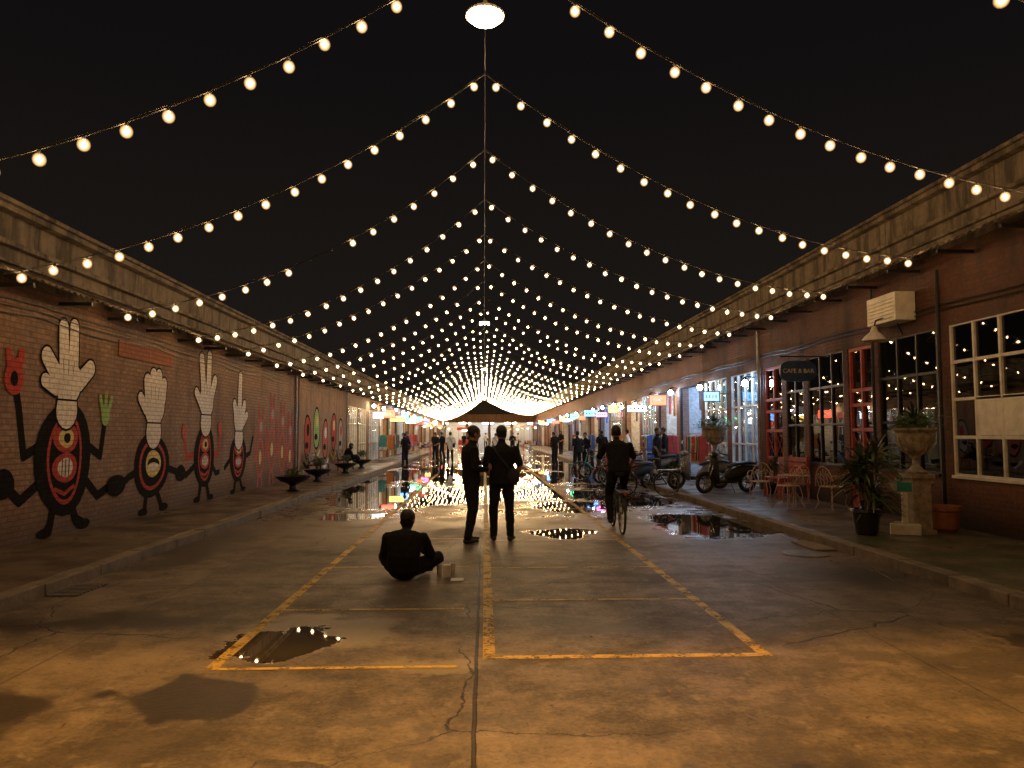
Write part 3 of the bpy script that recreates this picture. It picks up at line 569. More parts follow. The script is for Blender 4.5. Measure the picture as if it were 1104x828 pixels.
# ------------------------------------------------------------------ people
class Body:
    def __init__(s): s.b=MB(); s.pr=[]; s.post=[]
    def limb(s,pts,rad,mat,lat=(1,0,0),n=16):
        pts=[Vector(p) for p in pts]; rad=[(r,r) if not isinstance(r,(tuple,list)) else r for r in rad]
        t0=(pts[0]-pts[1]).normalized(); t1=(pts[-1]-pts[-2]).normalized(); r0,r1=rad[0],rad[-1]
        P=[pts[0]+t0*min(r0)*.55,pts[0]+t0*min(r0)*.35]+pts+[pts[-1]+t1*min(r1)*.35,pts[-1]+t1*min(r1)*.55]
        Q=[(r0[0]*.35,r0[1]*.35),(r0[0]*.75,r0[1]*.75)]+rad+[(r1[0]*.75,r1[1]*.75),(r1[0]*.35,r1[1]*.35)]
        s.b.tube(P,Q,mat,n,lat=lat)
        for i in range(len(pts)-1): s.pr.append((pts[i],pts[i+1],sum(rad[i])/2,sum(rad[i+1])/2,mat))
    def head(s,c,yaw=0,pitch=0,roll=0):
        Rm=Matrix.Rotation(yaw,3,'Z')@Matrix.Rotation(-pitch,3,'X')@Matrix.Rotation(roll,3,'Y'); c=Vector(c); s.hc=c; s.hR=Rm
        prof=[(-.112,.052,.026,.022),(-.095,.042,.045,.044),(-.065,.022,.060,.070),(-.03,.004,.068,.086),(.02,-.004,.076,.097),(.06,-.008,.076,.096),(.092,-.011,.060,.076),(.112,-.012,.036,.046),(.122,-.012,.012,.016)]
        s.b.tube([c+Rm@Vector((0,y,z)) for z,y,_,_ in prof],[(a,b_) for _,_,a,b_ in prof],M_skin,20,lat=tuple(Rm@Vector((1,0,0))))
        s.b.ell(c+Rm@Vector((0,-.02,.045)),(.086,.101,.090),M_hair,16,Rm)
        s.pr.append((c+Rm@Vector((0,.02,-.06)),c+Rm@Vector((0,-.005,.05)),.055,.085,M_skin))
        s.b.ell(c+Rm@Vector((0,.098,-.018)),(.013,.018,.024),M_skin,12,Rm)
        for sx in(-1,1):
            s.b.ell(c+Rm@Vector((sx*.079,-.006,-.012)),(.011,.02,.032),M_skin,12,Rm)
            for off,rr,mm in(((sx*.031,.083,.004),(.0135,.008,.008),M_eye),((sx*.031,.090,.004),(.006,.004,.006),M_hair),((sx*.031,.090,.024),(.02,.006,.004),M_hair)):
                s.post.append(('e',c+Rm@Vector(off),rr,mm,Rm))
        s.post.append(('e',c+Rm@Vector((0,.088,-.06)),(.022,.008,.006),M_lip,Rm))
    def hand(s,wr,d,nrm,side,curl=.5):
        wr=Vector(wr); d=Vector(d).normalized(); nrm=Vector(nrm); nrm=(nrm-d*nrm.dot(d)).normalized(); lat=d.cross(nrm)*side
        Rm=Matrix((lat,d,nrm)).transposed()
        s.b.ell(wr+d*.048,(.040,.055,.017),M_skin,14,Rm); s.pr.append((wr+d*.01,wr+d*.09,.03,.03,M_skin))
        for i,Ln in enumerate((.068,.078,.072,.056)):
            p0=wr+d*.085+lat*(.029-.0195*i); d1=(d*math.cos(curl*.6)+nrm*math.sin(curl*.6)); d2=(d*math.cos(curl*1.5)+nrm*math.sin(curl*1.5)); d3=(d*math.cos(curl*2.3)+nrm*math.sin(curl*2.3))
            p1=p0+d1*Ln*.45; p2=p1+d2*Ln*.32; p3=p2+d3*Ln*.25
            s.post.append(('t',[p0-d*.015,p0,p1,p2,p3],[.0085,.0088,.0082,.0074,.005]))
        p0=wr+d*.03+lat*.03; s.post.append(('t',[p0-lat*.01,p0+lat*.02+d*.02+nrm*.008,p0+lat*.028+d*.045+nrm*.02,p0+lat*.026+d*.062+nrm*.028],[.012,.0105,.0095,.006]))
    def finish(s,name,loc,rz,vox=.0105,scale=1.0,folds=.008):
        me=bpy.data.meshes.new('tmp'); me.from_pydata(s.b.v,[],s.b.f); me.update()
        o=bpy.data.objects.new('tmp',me); COL.objects.link(o)
        r=o.modifiers.new('r','REMESH'); r.mode='VOXEL'; r.voxel_size=vox
        sm=o.modifiers.new('s','SMOOTH'); sm.factor=.5; sm.iterations=3
        bpy.context.view_layer.update()
        dg=bpy.context.evaluated_depsgraph_get(); ev=o.evaluated_get(dg); m2=bpy.data.meshes.new_from_object(ev)
        bpy.data.objects.remove(o)
        n=len(m2.vertices); co=np.empty(n*3); m2.vertices.foreach_get('co',co); co=co.reshape(-1,3)
        nf=len(m2.polygons); fc=np.empty(nf*3); m2.polygons.foreach_get('center',fc); fc=fc.reshape(-1,3)
        def classify(pt):
            best=np.full(len(pt),1e9); bi=np.zeros(len(pt),int)
            for k,(a,b_,r0,r1,mt) in enumerate(s.pr):
                a_=np.array(a);ab=np.array(b_)-a_; t=np.clip(((pt-a_)@ab)/max(1e-9,ab@ab),0,1)
                d=np.linalg.norm(pt-(a_+t[:,None]*ab),axis=1)-(r0+(r1-r0)*t); u=d<best; best[u]=d[u]; bi[u]=k
            return bi
        mats=[]
        def mi(m):
            if m not in mats: mats.append(m)
            return mats.index(m)
        bi=classify(fc); idx=np.array([mi(s.pr[k][4]) for k in bi])
        hr=np.array(s.hR); hc=np.array(s.hc); lc=(fc-hc)@hr
        inh=(np.linalg.norm(lc,axis=1)<.15)&(np.array([s.pr[k][4]==M_skin for k in bi]))
        ear=(np.abs(lc[:,0])>.080)&(lc[:,2]<.02)&(lc[:,2]>-.05)
        hair=inh&~ear&((lc[:,2]>.062)|((lc[:,1]<.01)&(lc[:,2]>-.055))|((lc[:,1]<.03)&(lc[:,2]>.0)))
        idx[hair]=mi(M_hair)
        vb=classify(co); skin=np.array([s.pr[k][4] in(M_skin,M_shoe) for k in vb]); nr=np.empty(n*3); m2.vertices.foreach_get('normal',nr); nr=nr.reshape(-1,3)
        for i in range(n):
            if not skin[i]:
                p=Vector(co[i]); f=noise.noise(Vector((p.x*9,p.y*9,p.z*14)))+.5*noise.noise(p*28); co[i]+=nr[i]*f*folds
        V=[tuple(c) for c in co]; F=[tuple(p.vertices) for p in m2.polygons]; bb=MB(); bb.v=V; bb.f=F; bb.mats=list(mats); bb.mi=[int(x) for x in idx]
        for p in s.post:
            if p[0]=='e': bb.ell(p[1],p[2],p[3],8,p[4])
            elif p[0]=='t': bb.tube(p[1],p[2],M_skin,8)
            elif p[0]=='f': p[1](bb)
        return bb.to(name,loc=loc,rz=rz,smooth=True,scale=(scale,)*3)
def torso(B,pel,mid,ch,nk,top,bot,latP=(1,0,0),w=1.0,hem=.06):
    pel,mid,ch,nk=map(Vector,(pel,mid,ch,nk)); dn=(pel-mid).normalized()
    B.limb([pel+dn*.07,pel+dn*.01,pel-dn*.06],[(.145*w,.105*w),(.168*w,.122*w),(.155*w,.112*w)],bot,lat=latP)
    up=(nk-ch).normalized()
    B.limb([pel+dn*hem,pel-dn*.03,mid,mid.lerp(ch,.55),ch,ch+up*.06,nk-up*.035],[(.182*w,.136*w),(.176*w,.130*w),(.168*w,.122*w),(.184*w,.128*w),(.194*w,.126*w),(.166*w,.098*w),(.085*w,.075*w)],top,lat=latP,n=20)
def shoe(B,an,toe):
    an=Vector(an);toe=Vector(toe); d=(toe-an); d.z=0; d.normalize(); base=Vector((an.x,an.y,an.z-.045))
    B.limb([base-d*.05,base,base+d*.08,base+d*.16],[(.036,.038),(.040,.042),(.044,.032),(.036,.022)],M_shoe,lat=(d.y,-d.x,0))
def legs(B,hip,kn,an,toe,mat,w=1.0):
    B.limb([hip,Vector(hip).lerp(Vector(kn),.5),kn,Vector(kn).lerp(Vector(an),.4),Vector(an)],[.096*w,.088*w,.070*w,.068*w,.056*w],mat); shoe(B,an,toe)
def arm(B,sh,el,wr,mat,sleeve=.5,w=1.0,hd=None,nrm=(0,1,0),side=1,curl=.6):
    sh,el,wr=map(Vector,(sh,el,wr))
    if sleeve>=1: B.limb([sh,sh.lerp(el,.5),el],[.066*w,.056*w,.050*w],mat); B.limb([el,el.lerp(wr,.4),wr],[.050*w,.046*w,.036*w],mat)
    else:
        B.limb([sh,sh.lerp(el,.4),sh.lerp(el,.85)],[.068*w,.062*w,.060*w],mat); B.limb([sh.lerp(el,.6),el],[.043*w,.040*w],M_skin); B.limb([el,el.lerp(wr,.35),wr],[.040*w,.038*w,.026*w],M_skin)
    B.hand(wr,hd if hd else (wr-el),nrm,side,curl)
def manA():
    B=Body(); torso(B,(0,0,.95),(0,-.01,1.10),(0,-.02,1.33),(0,.015,1.47),M_blk,M_denim)
    B.limb([(0,.0,1.43),(0,.03,1.53)],[.056,.052],M_skin); B.head((0,.045,1.60),0,.15)
    legs(B,(-.09,0,.92),(-.10,.05,.50),(-.10,.0,.085),(-.10,.2,0),M_denim); legs(B,(.09,0,.92),(.11,.0,.50),(.13,-.10,.085),(.15,.1,0),M_denim)
    arm(B,(-.19,-.02,1.38),(-.23,-.02,1.10),(-.12,.20,1.17),M_blk,1.0,hd=(.5,.6,.5),nrm=(1,0,.2),side=-1,curl=.9)
    arm(B,(.19,-.02,1.38),(.24,-.04,1.09),(.14,.20,1.08),M_blk,1.0,hd=(-.4,.8,.2),nrm=(-1,0,.3),side=1,curl=.9)
    def ph(bb): bb.obox((-.02,.28,1.22),(.038,.006,.075),(-.5,0,0),M_black)
    B.post.append(('f',ph)); return B
def manB(top=M_blk,bot=M_denim):
    B=Body(); torso(B,(0,0,.95),(.0,.0,1.10),(0,-.01,1.33),(0,.0,1.465),top,bot,w=1.06,hem=.09)
    B.limb([(0,-.0,1.43),(0,.01,1.53)],[.058,.054],M_skin); B.head((0,.015,1.605),-.35,.1)
    legs(B,(-.09,0,.92),(-.125,.03,.50),(-.12,.02,.085),(-.15,.2,0),bot); legs(B,(.09,0,.92),(.115,.02,.50),(.13,-.02,.085),(.2,.18,0),bot)
    arm(B,(-.195,0,1.385),(-.25,-.02,1.10),(-.20,.16,.98),top,.4,hd=(.3,.7,-.2),nrm=(1,.1,0),side=-1,curl=.9)
    arm(B,(.195,0,1.385),(.28,-.06,1.11),(.21,.06,.90),top,.4,hd=(-.2,.2,-.8),nrm=(-1,0,0),side=1,curl=.7)
    def bag(bb):
        bb.ell((.17,-.11,.96),(.10,.05,.13),M_gry,12); bb.tube([(-.14,-.06,1.43),(-.10,-.135,1.35),(.04,-.14,1.17),(.15,-.13,1.03)],[(.018,.005)]*4,M_gry,8)
        bb.tube([(-.14,-.06,1.43),(-.12,.10,1.38),(.02,.15,1.18),(.20,.10,1.0),(.22,-.02,.98)],[(.018,.005)]*5,M_gry,8)
    B.post.append(('f',bag)); return B
def manC():
    B=Body(); torso(B,(0,0,.13),(0,-.03,.27),(0,.04,.44),(0,.10,.53),M_blk,M_denim,w=1.08,hem=.0)
    B.limb([(0,.09,.50),(0,.13,.58)],[.058,.054],M_skin); B.head((0,.145,.625),-.25,.35)
    for sg in(-1,1):
        B.limb([(sg*.09,.03,.12),(sg*.22,.2,.16),(sg*.33,.33,.20)],[.098,.088,.070],M_denim)
        B.limb([(sg*.33,.33,.20),(sg*.15,.42,.12),(-sg*.05,.46+.04*sg,.075)],[.068,.062,.05],M_denim)
        B.limb([(-sg*.06,.46+.04*sg,.06),(-sg*.14,.46+.04*sg,.045),(-sg*.22,.48+.04*sg,.04)],[(.036,.036),(.042,.034),(.032,.022)],M_shoe,lat=(0,1,0))
    arm(B,(-.19,.05,.465),(-.27,.12,.24),(-.16,.32,.26),M_blk,1.0,hd=(.6,.6,0),nrm=(0,0,-1),side=-1,curl=.8)
    arm(B,(.19,.05,.465),(.28,.14,.25),(.14,.34,.27),M_blk,1.0,hd=(-.6,.6,0),nrm=(0,0,-1),side=1,curl=.8); return B
def cyc():
    B=Body(); torso(B,(0,-.21,1.02),(0,-.17,1.15),(0,-.07,1.38),(0,.02,1.49),M_blk,M_denim,w=1.05,hem=.05)
    B.limb([(0,.0,1.46),(0,.05,1.55)],[.056,.052],M_skin); B.head((0,.075,1.62),-.1,.1)
    legs(B,(.09,-.2,.98),(.13,.18,.75),(.12,.02,.37),(.12,.2,.3),M_denim); legs(B,(-.09,-.2,.98),(-.13,.07,.60),(-.12,-.05,.20),(-.12,.1,.1),M_denim)
    for sg in(-1,1): arm(B,(sg*.19,-.05,1.42),(sg*.30,.08,1.19),(sg*.27,.30,1.08),M_blk,.4,hd=(0,1,-.15),nrm=(0,-.2,-1),side=sg,curl=1.1)
    return B
def bicycle(name,loc,rz,fm,tilt=0):
    b=MB(); rw=(0,-.52,.33); fw=(0,.56,.33)
    for c in(rw,fw):
        N=36; b.tube([(c[0],c[1]+.32*math.cos(2*math.pi*i/N),c[2]+.32*math.sin(2*math.pi*i/N)) for i in range(N)],.019,M_rubber,8,lat=(1,0,0),closed=True)
        b.tube([(c[0],c[1]+.297*math.cos(2*math.pi*i/N),c[2]+.297*math.sin(2*math.pi*i/N)) for i in range(N)],.009,M_chrome,6,lat=(1,0,0),closed=True)
        b.tube([(-.05,c[1],c[2]),(.05,c[1],c[2])],.02,M_chrome,8)
        for i in range(18): a=2*math.pi*i/18; b.tube([(.025*(-1)**i,c[1],c[2]),(0,c[1]+.295*math.cos(a),c[2]+.295*math.sin(a))],.0016,M_chrome,3)
        b.tube([(0,c[1]+.35*math.cos(a),c[2]+.35*math.sin(a)) for a in np.linspace(.3,2.9,14)],[(.028,.005)]*14,fm,6,lat=(1,0,0))
    bbk=(0,-.06,.29); st=(0,-.20,.80); hd=(0,.36,.86); hl=(0,.41,.64)
    for a,c,r in((bbk,st,.015),(st,hd,.014),(bbk,hl,.017),(hd,hl,.019)): b.tube([a,c],r,fm,8)
    for sx in(-.045,.045):
        b.tube([(sx*.4,-.06,.29),(sx,-.52,.33)],.009,fm,6); b.tube([(sx*.4,-.20,.78),(sx,-.52,.33)],.008,fm,6); b.tube([(sx*.8,.42,.62),(sx,.50,.42),(sx,.56,.33)],.011,fm,6)
        b.tube([(sx,-.52,.33),(sx*1.3,-.60,.68)],.005,M_steel,5)
    b.box((-.07,-.80,.68),(.07,-.32,.695),M_steel)
    b.tube([st,(0,-.225,.93)],.012,M_chrome,8); b.tube([(0,-.36,.95),(0,-.28,.96),(0,-.12,.955),(0,-.06,.95)],[(.075,.03),(.08,.035),(.035,.025),(.018,.018)],M_black,12,lat=(1,0,0))
    b.tube([hd,(0,.33,.98)],.013,M_chrome,8); b.tube([(-.30,.30,1.03),(-.24,.38,1.05),(-.1,.37,1.0),(0,.34,.98),(.1,.37,1.0),(.24,.38,1.05),(.30,.30,1.03)],.011,M_chrome,8)
    for sg in(-1,1): b.tube([(sg*.31,.27,1.03),(sg*.26,.37,1.045)],.017,M_black,8)
    b.lathe([(.09,-.004),(.09,.004)],(0,0,0),M_steel,20)
    k=len(b.v)-40
    for i in range(k,len(b.v)): x,y_,z_=b.v[i]; b.v[i]=(.05+z_,bbk[1]+x,bbk[2]+y_)
    for sg,dz in((1,.14),(-1,-.13)): b.tube([(sg*.06,-.06,.29),(sg*.07,-.06+(.06 if sg>0 else .0),.29+dz)],.010,M_chrome,6); b.box((min(sg*.08,sg*.17),-.09+(.06 if sg>0 else 0),.28+dz),(max(sg*.08,sg*.17),.0+(.06 if sg>0 else 0),.30+dz),M_black)
    b.ell((0,-.82,.66),(.025,.012,.025),cl[0],8)
    return b.to(name,loc=loc,rot=(0,tilt,rz),smooth=False)
A=manA().finish('standing_man',(-.19,11.15,0),-1.2)
Bm=manB().finish('standing_man',(.27,11.3,0),.0)
C=manC().finish('seated_man',(-.88,8.35,0),-.15)
D=cyc().finish('cyclist',(2.23,12.45,0),-.03)
bicycle('bicycle',(2.23,12.45,0),-.03,M_black)
FB=manB(top=cl[7],bot=M_denim).finish('pedestrian',(-1.9,42,0),.4,vox=.02,folds=.004)
def inst(src,name,loc,rz,s=1):
    o=bpy.data.objects.new(name,src.data); COL.objects.link(o); o.location=loc; o.rotation_euler=(0,0,rz); o.scale=(s,s,s); return o
for x,y,a,s_,src in((-3.0,46,2.5,.95,Bm),(-2.6,46.3,1,1,A),(.8,52,.2,.97,FB),(3.6,38,1.2,.98,A),(4.1,44,-2,1,Bm),(-4.0,38,.8,.96,Bm),(2.3,60,3,1,A),(-1.2,66,0,1,Bm),(-3.6,58,2,1,FB),(1.6,74,1,1,Bm),(-2.2,82,0,1,A),(3.2,70,2,1,FB),(5.9,30.5,1.4,.97,FB),(.2,88,.3,1,FB),(-5.3,51,1.2,.96,Bm),(5.6,54,2.2,1,Bm),(-.9,95,1,1,A),(2.6,99,1,1,Bm),(6.4,26.2,1.2,1,A),(5.4,34,.2,.96,Bm),(3.9,31,.6,1,Bm),(4.3,31.4,2.2,.97,A),(5.9,37.5,1,1,A),(5.2,41,.2,.95,FB),(4.6,48,2.9,1,A),(-4.6,43,1.9,.97,A),(-3.4,52,.1,1,Bm),(5.6,23.9,-1.9,.98,Bm)):
    inst(src,'pedestrian',(x,y,H if abs(x)>4.9 else 0),a,s_)
b=MB(); b.box((-.45,8.42,.004),(-.37,8.50,.14),cl[7]); b.to('paper_bag',bevel=.006)
b=MB(); b.lathe([(.028,0),(.036,.12),(.038,.122),(.02,.125),(.008,.13)],(-.50,8.58,.0),cl[7],16); b.tube([(-.50,8.58,.12),(-.49,8.57,.21)],.004,cl[7],6); b.to('drink_cup')
b=MB(); b.lathe([(.028,0),(.036,.11),(.038,.112),(.01,.118)],(-.36,8.72,.0),cl[7],16); b.to('drink_cup')
b=MB(); b.box((-.36,8.2,.004),(-.22,8.36,.012),cl[7]); b.to('paper_napkin')
# ------------------------------------------------------------------ furniture / pots / plants
def strap_leaves(b,c,n,L,spread,mat,w=.03,up=.6):
    for i in range(n):
        a=R(0,2*math.pi); el=R(up-.5,1.45); l=L*R(.55,1); ww=w*R(.7,1.2); d=Vector((math.cos(a),math.sin(a),0)); t=Vector((-d.y,d.x,0)); vs=[];k=5
        z0=R(0,.25)
        for j in range(k+1):
            s_=j/k; h=l*s_*math.sin(el)-l*.35*s_*s_; r=l*s_*math.cos(el)*spread; p=Vector(c)+Vector((0,0,z0))+d*(r+.02)+Vector((0,0,h)); q_=ww*math.sin(math.pi*min(1,.12+s_*.88))+.002
            vs+= [p-t*q_,p+t*q_+Vector((0,0,.01))]
        b.add(vs,[(2*j,2*j+1,2*j+3,2*j+2) for j in range(k)],mat)
def bush(b,c,r,n,mats,ls=.035):
    for i in range(n):
        v=Vector((R(-1,1),R(-1,1),R(-1,1)))
        if v.length>1: continue
        p=Vector(c)+Vector((v.x*r[0],v.y*r[1],v.z*r[2]))*(1+.45*noise.noise(v*2.3)); a=Vector((R(-1,1),R(-1,1),R(-.6,1))).normalized(); t=a.orthogonal().normalized(); s_=ls*R(.7,1.6)
        b.add([p-a*s_,p+t*s_*.45,p+a*s_,p-t*s_*.45],[(0,1,2,3)],random.choice(mats))
def dracaena(loc,rz,sc,k_=5):
    b=MB(); b.lathe([(.13,0),(.15,.02),(.19,.30),(.21,.32),(.20,.36),(.17,.36),(.16,.31)],(0,0,0),M_black,24)
    for i in range(k_): a=i*1.3; b.tube([(.04*math.cos(a),.04*math.sin(a),.3),(.12*math.cos(a),.12*math.sin(a),.7+.08*i)],[.018,.012],M_wood,6)
    for i in range(k_): a=i*1.3; strap_leaves(b,(.13*math.cos(a),.13*math.sin(a),.38+.14*i),60,.55,.85,M_leaf if i%2 else M_leaf2,.020,.3)
    b.to('potted_dracaena',loc=loc,rz=rz,scale=(sc,sc,sc))
dracaena((5.66,10.9,H),.3,1.05); dracaena((7.15,13.4,H),1,.6,3); dracaena((7.1,18.2,H),2,.75,4); dracaena((7.0,22.5,H),2,.8,4); dracaena((5.5,21.3,H),1.6,.7,4)
def urn(name,loc,s=1,pz=1,bushr=(.30,.30,.16)):
    b=MB(); h=.44*s*pz
    b.box((-.17*s,-.17*s,0),(.17*s,.17*s,.06*s),M_stone); b.box((-.13*s,-.13*s,.061*s),(.13*s,.13*s,.061*s+h),M_stone); b.box((-.17*s,-.17*s,.062*s+h),(.17*s,.17*s,.12*s+h),M_stone); z0=.121*s+h
    pr=[(.14,0),(.15,.03),(.09,.06),(.05,.12),(.045,.20),(.07,.25),(.09,.27),(.17,.33),(.22,.42),(.245,.52),(.25,.58),(.29,.62),(.29,.65),(.25,.64),(.22,.60)]
    b.lathe([(r*s,z*s+z0) for r,z in pr],(0,0,0),M_stone,28)
    for i in range(14):
        a=2*math.pi*i/14; b.tube([(r*s*math.cos(a),r*s*math.sin(a),z*s+z0) for r,z in((.10,.28),(.175,.33),(.225,.42),(.25,.52))],.012*s,M_stone,6)
    bush(b,(0,0,z0+.72*s),tuple(x*s for x in bushr),900,[M_leaf,M_leaf2,M_leaf]); strap_leaves(b,(0,0,z0+.6*s),50,.42*s,1.3,M_leaf,.014,.3)
    return b.to(name,loc=loc)
urn('urn_planter',(6.50,11.0,H),1.05,1.65)
urn('urn_planter',(6.45,20.6,H),1.25,1.3,bushr=(.40,.40,.2))
b=MB(); b.lathe([(.16,0),(.20,.05),(.235,.30),(.26,.33),(.26,.39),(.235,.39),(.21,.33)],(0,0,0),M_terra,26); b.to('clay_pot',loc=(7.02,11.2,H),smooth=False)
b=MB(); b.box((-.2,-.2,0),(.2,.2,.05),M_stone); b.lathe([(.12,.051),(.10,.12),(.09,.3),(.12,.42),(.25,.52),(.31,.62),(.33,.70),(.30,.70),(.26,.62)],(0,0,0),M_stone,26); bush(b,(0,0,.72),(.25,.25,.08),250,[M_leaf]); b.to('stone_birdbath_planter',loc=(6.95,11.9,H))
b=MB(); b.box((-.07,-.20,0),(.07,.20,.16),M_white); b.box((-.04,-.04,.161),(.04,.04,.62),M_white); b.obox((0,0,.70),(.03,.10,.07),(0,0,0),cl[2]); b.to('sign_stand',loc=(6.22,10.85,H),rz=1.2,bevel=.01)
def bowl(loc,s=1,tall=.35):
    b=MB(); b.lathe([(.16,0),(.17,.04),(.10,.07),(.09,.16),(.14,.20),(.34,.28),(.46,.38),(.48,.42),(.44,.42),(.40,.37)],(0,0,0),M_black,26); 
    for i in range(3): b.tube([(.06*i-.06,0,.38),(.1*i-.08,R(-.05,.05),.38+tall)],.012,M_wood,5); bush(b,(.1*i-.08,0,.40+tall*.8),(.14,.14,.16),160,[M_leaf,M_leaf2])
    b.to('bowl_planter',loc=loc,scale=(s,s,s))
bowl((-4.95,19.6,H),.95,.1); bowl((-5.2,23.6,H),.9,.35); bowl((-5.25,28.5,H),.9,.3); bowl((-5.3,32.5,H),.9,.4)
def bench(loc,rz):
    b=MB()
    for i in range(5): b.box((-.24+i*.1,-.75,.43),(-.16+i*.1,.75,.465),M_wood)
    for y_ in(-.6,.6):
        b.tube([(-.2,y_,0),(-.2,y_,.42)],.02,M_black,6); b.tube([(.2,y_,0),(.2,y_,.43),(.26,y_,.85)],.02,M_black,6); b.tube([(-.22,y_,.42),(.22,y_,.42)],.018,M_black,6)
    for i in range(3): b.box((.225+i*.012,-.75,.55+i*.11),(.245+i*.012,.75,.63+i*.11),M_wood)
    b.to('bench',loc=loc,rz=rz)
bench((-5.7,26,H),math.pi); bench((-5.7,31,H),math.pi)
SP=manC().finish('seated_person',(-5.55,30.6,H+.36),-1.2,vox=.02)
def garden_chair(loc,rz):
    b=MB(); mt=M_whmetal
    N=20; b.tube([(.21*math.cos(2*math.pi*i/N),.21*math.sin(2*math.pi*i/N),.44) for i in range(N)],.012,mt,6,closed=True)
    for i in range(-4,5): x=i*.045; h=math.sqrt(max(0,.2**2-x*x)); b.tube([(x,-h,.44),(x,h,.44)],.006,mt,4); b.tube([(-h,x,.445),(h,x,.445)],.006,mt,4)
    for sx in(-1,1):
        for sy in(-1,1): b.tube([(sx*.15,sy*.15,.44),(sx*.19,sy*.19,.25),(sx*.17,sy*.17,.12),(sx*.22,sy*.22,0)],.010,mt,6)
        b.tube([(sx*.2,.1,.44),(sx*.27,.0,.60),(sx*.26,-.12,.66),(sx*.2,-.2,.66)],.010,mt,6)
    b.tube([(.23*math.cos(a),-.18-.05*math.sin(a),.44+.40*math.sin(a)) for a in np.linspace(0,math.pi,14)],.012,mt,6)
    for k in range(-2,3): b.tube([(k*.07,-.19,.45),(k*.09,-.20,.60),(k*.05,-.22,.70),(k*.07,-.22,.80-.05*abs(k))],.007,mt,5)
    for k in(-1,1): b.tube([(k*.07+.05*math.cos(a),-.21,.64+.05*math.sin(a)) for a in np.linspace(0,5.5,12)],.006,mt,4)
    b.to('garden_chair',loc=loc,rz=rz)
M_whmetal=simple('pinkish_white_iron',(.45,.32,.26),.45,.1,.4)
garden_chair((6.15,14.9,H),1.9); garden_chair((6.55,15.5,H),.4); garden_chair((6.1,16.3,H),2.6); garden_chair((6.9,14.6,H),-1.2)
b=MB(); N=24; b.lathe([(.30,.62),(.32,.625),(.32,.64),(.01,.645)],(0,0,0),M_whmetal,N)
for i in range(3): a=2*math.pi*i/3; b.tube([(.04*math.cos(a),.04*math.sin(a),.62),(.03*math.cos(a),.03*math.sin(a),.3),(.22*math.cos(a),.22*math.sin(a),.0)],.012,M_whmetal,6)
b.to('garden_table',loc=(6.35,15.1,H))
b=MB()
for i in range(4): b.box((-.5,-.3+i*.15,.45),(.5,-.19+i*.15,.48),M_redp)
for i in range(3): b.box((-.5,.32,.58+i*.13),(.5,.35,.68+i*.13),M_redp)
for sx in(-.45,.45): b.box((sx-.03,-.3,0),(sx+.03,-.24,.449),M_redp); b.box((sx-.03,.351,0),(sx+.03,.40,.98),M_redp); b.box((sx-.03,-.23,.38),(sx+.03,.30,.44),M_redp)
b.to('red_bench',loc=(7.0,17.2,H),rz=-1.57)
def scooter(loc,rz,pm):
    b=MB()
    for c in((0,-.62,.27),(0,.66,.27)):
        N=28; b.tube([(c[0],c[1]+.22*math.cos(2*math.pi*i/N),c[2]+.22*math.sin(2*math.pi*i/N)) for i in range(N)],.048,M_rubber,8,lat=(1,0,0),closed=True)
        b.tube([(c[0],c[1]+.17*math.cos(2*math.pi*i/N),c[2]+.17*math.sin(2*math.pi*i/N)) for i in range(N)],.014,M_chrome,6,lat=(1,0,0),closed=True); b.tube([(-.07,c[1],c[2]),(.07,c[1],c[2])],.04,M_steel,10)
        for i in range(5): a=2*math.pi*i/5; b.tube([c,(0,c[1]+.17*math.cos(a),c[2]+.17*math.sin(a))],.012,M_steel,5)
    b.tube([(0,-.95,.62),(0,-.75,.60),(0,-.45,.56),(0,-.15,.48),(0,.02,.38)],[(.04,.04),(.12,.10),(.15,.14),(.13,.12),(.09,.06)],pm,14,lat=(1,0,0))
    b.tube([(0,-.85,.73),(0,-.6,.76),(0,-.25,.74),(0,-.02,.66)],[(.09,.03),(.13,.05),(.13,.045),(.07,.03)],M_black,12,lat=(1,0,0))
    b.tube([(0,-.3,.35),(0,.0,.30),(0,.3,.30)],[(.11,.08),(.13,.05),(.11,.05)],M_black,10,lat=(1,0,0))
    b.tube([(0,.30,.26),(0,.38,.45),(0,.42,.70),(0,.40,.92)],[(.12,.05),(.19,.05),(.20,.06),(.10,.07)],pm,14,lat=(1,0,0))
    b.tube([(0,.66+.28*math.cos(a),.27+.28*math.sin(a)) for a in np.linspace(.5,2.6,10)],[(.07,.012)]*10,pm,8,lat=(1,0,0))
    b.tube([(0,-.62+.29*math.cos(a),.27+.29*math.sin(a)) for a in np.linspace(.8,2.9,10)],[(.06,.012)]*10,M_black,8,lat=(1,0,0))
    for sx in(-1,1):
        b.tube([(sx*.07,.66,.27),(sx*.07,.50,.62),(sx*.04,.42,.85)],.02,M_chrome,8); b.tube([(0,.38,.98),(sx*.2,.36,1.02),(sx*.36,.28,1.0)],[.022,.014,.018],M_black,8)
        b.tube([(sx*.22,.36,1.02),(sx*.27,.36,1.18)],.005,M_black,5); b.ell((sx*.30,.36,1.22),(.065,.012,.045),M_chrome,10); b.tube([(sx*.12,-.62,.27),(sx*.13,-.75,.55)],.018,M_chrome,8)
    b.ell((0,.44,.97),(.12,.09,.08),pm,12); b.ell((0,.51,.97),(.07,.04,.055),M_chrome,10); b.ell((0,-.96,.62),(.06,.03,.035),cl[0],8); b.tube([(.14,-.3,.27),(.15,-.85,.32)],[.025,.04],M_chrome,10); b.box((-.08,-1.02,.42),(.08,-1.01,.55),cl[7])
    b.tube([(0,-.1,.3),(-.2,-.12,.0)],.012,M_steel,6)
    b.to('motor_scooter',loc=loc,rot=(0,-.09,rz),smooth=True)
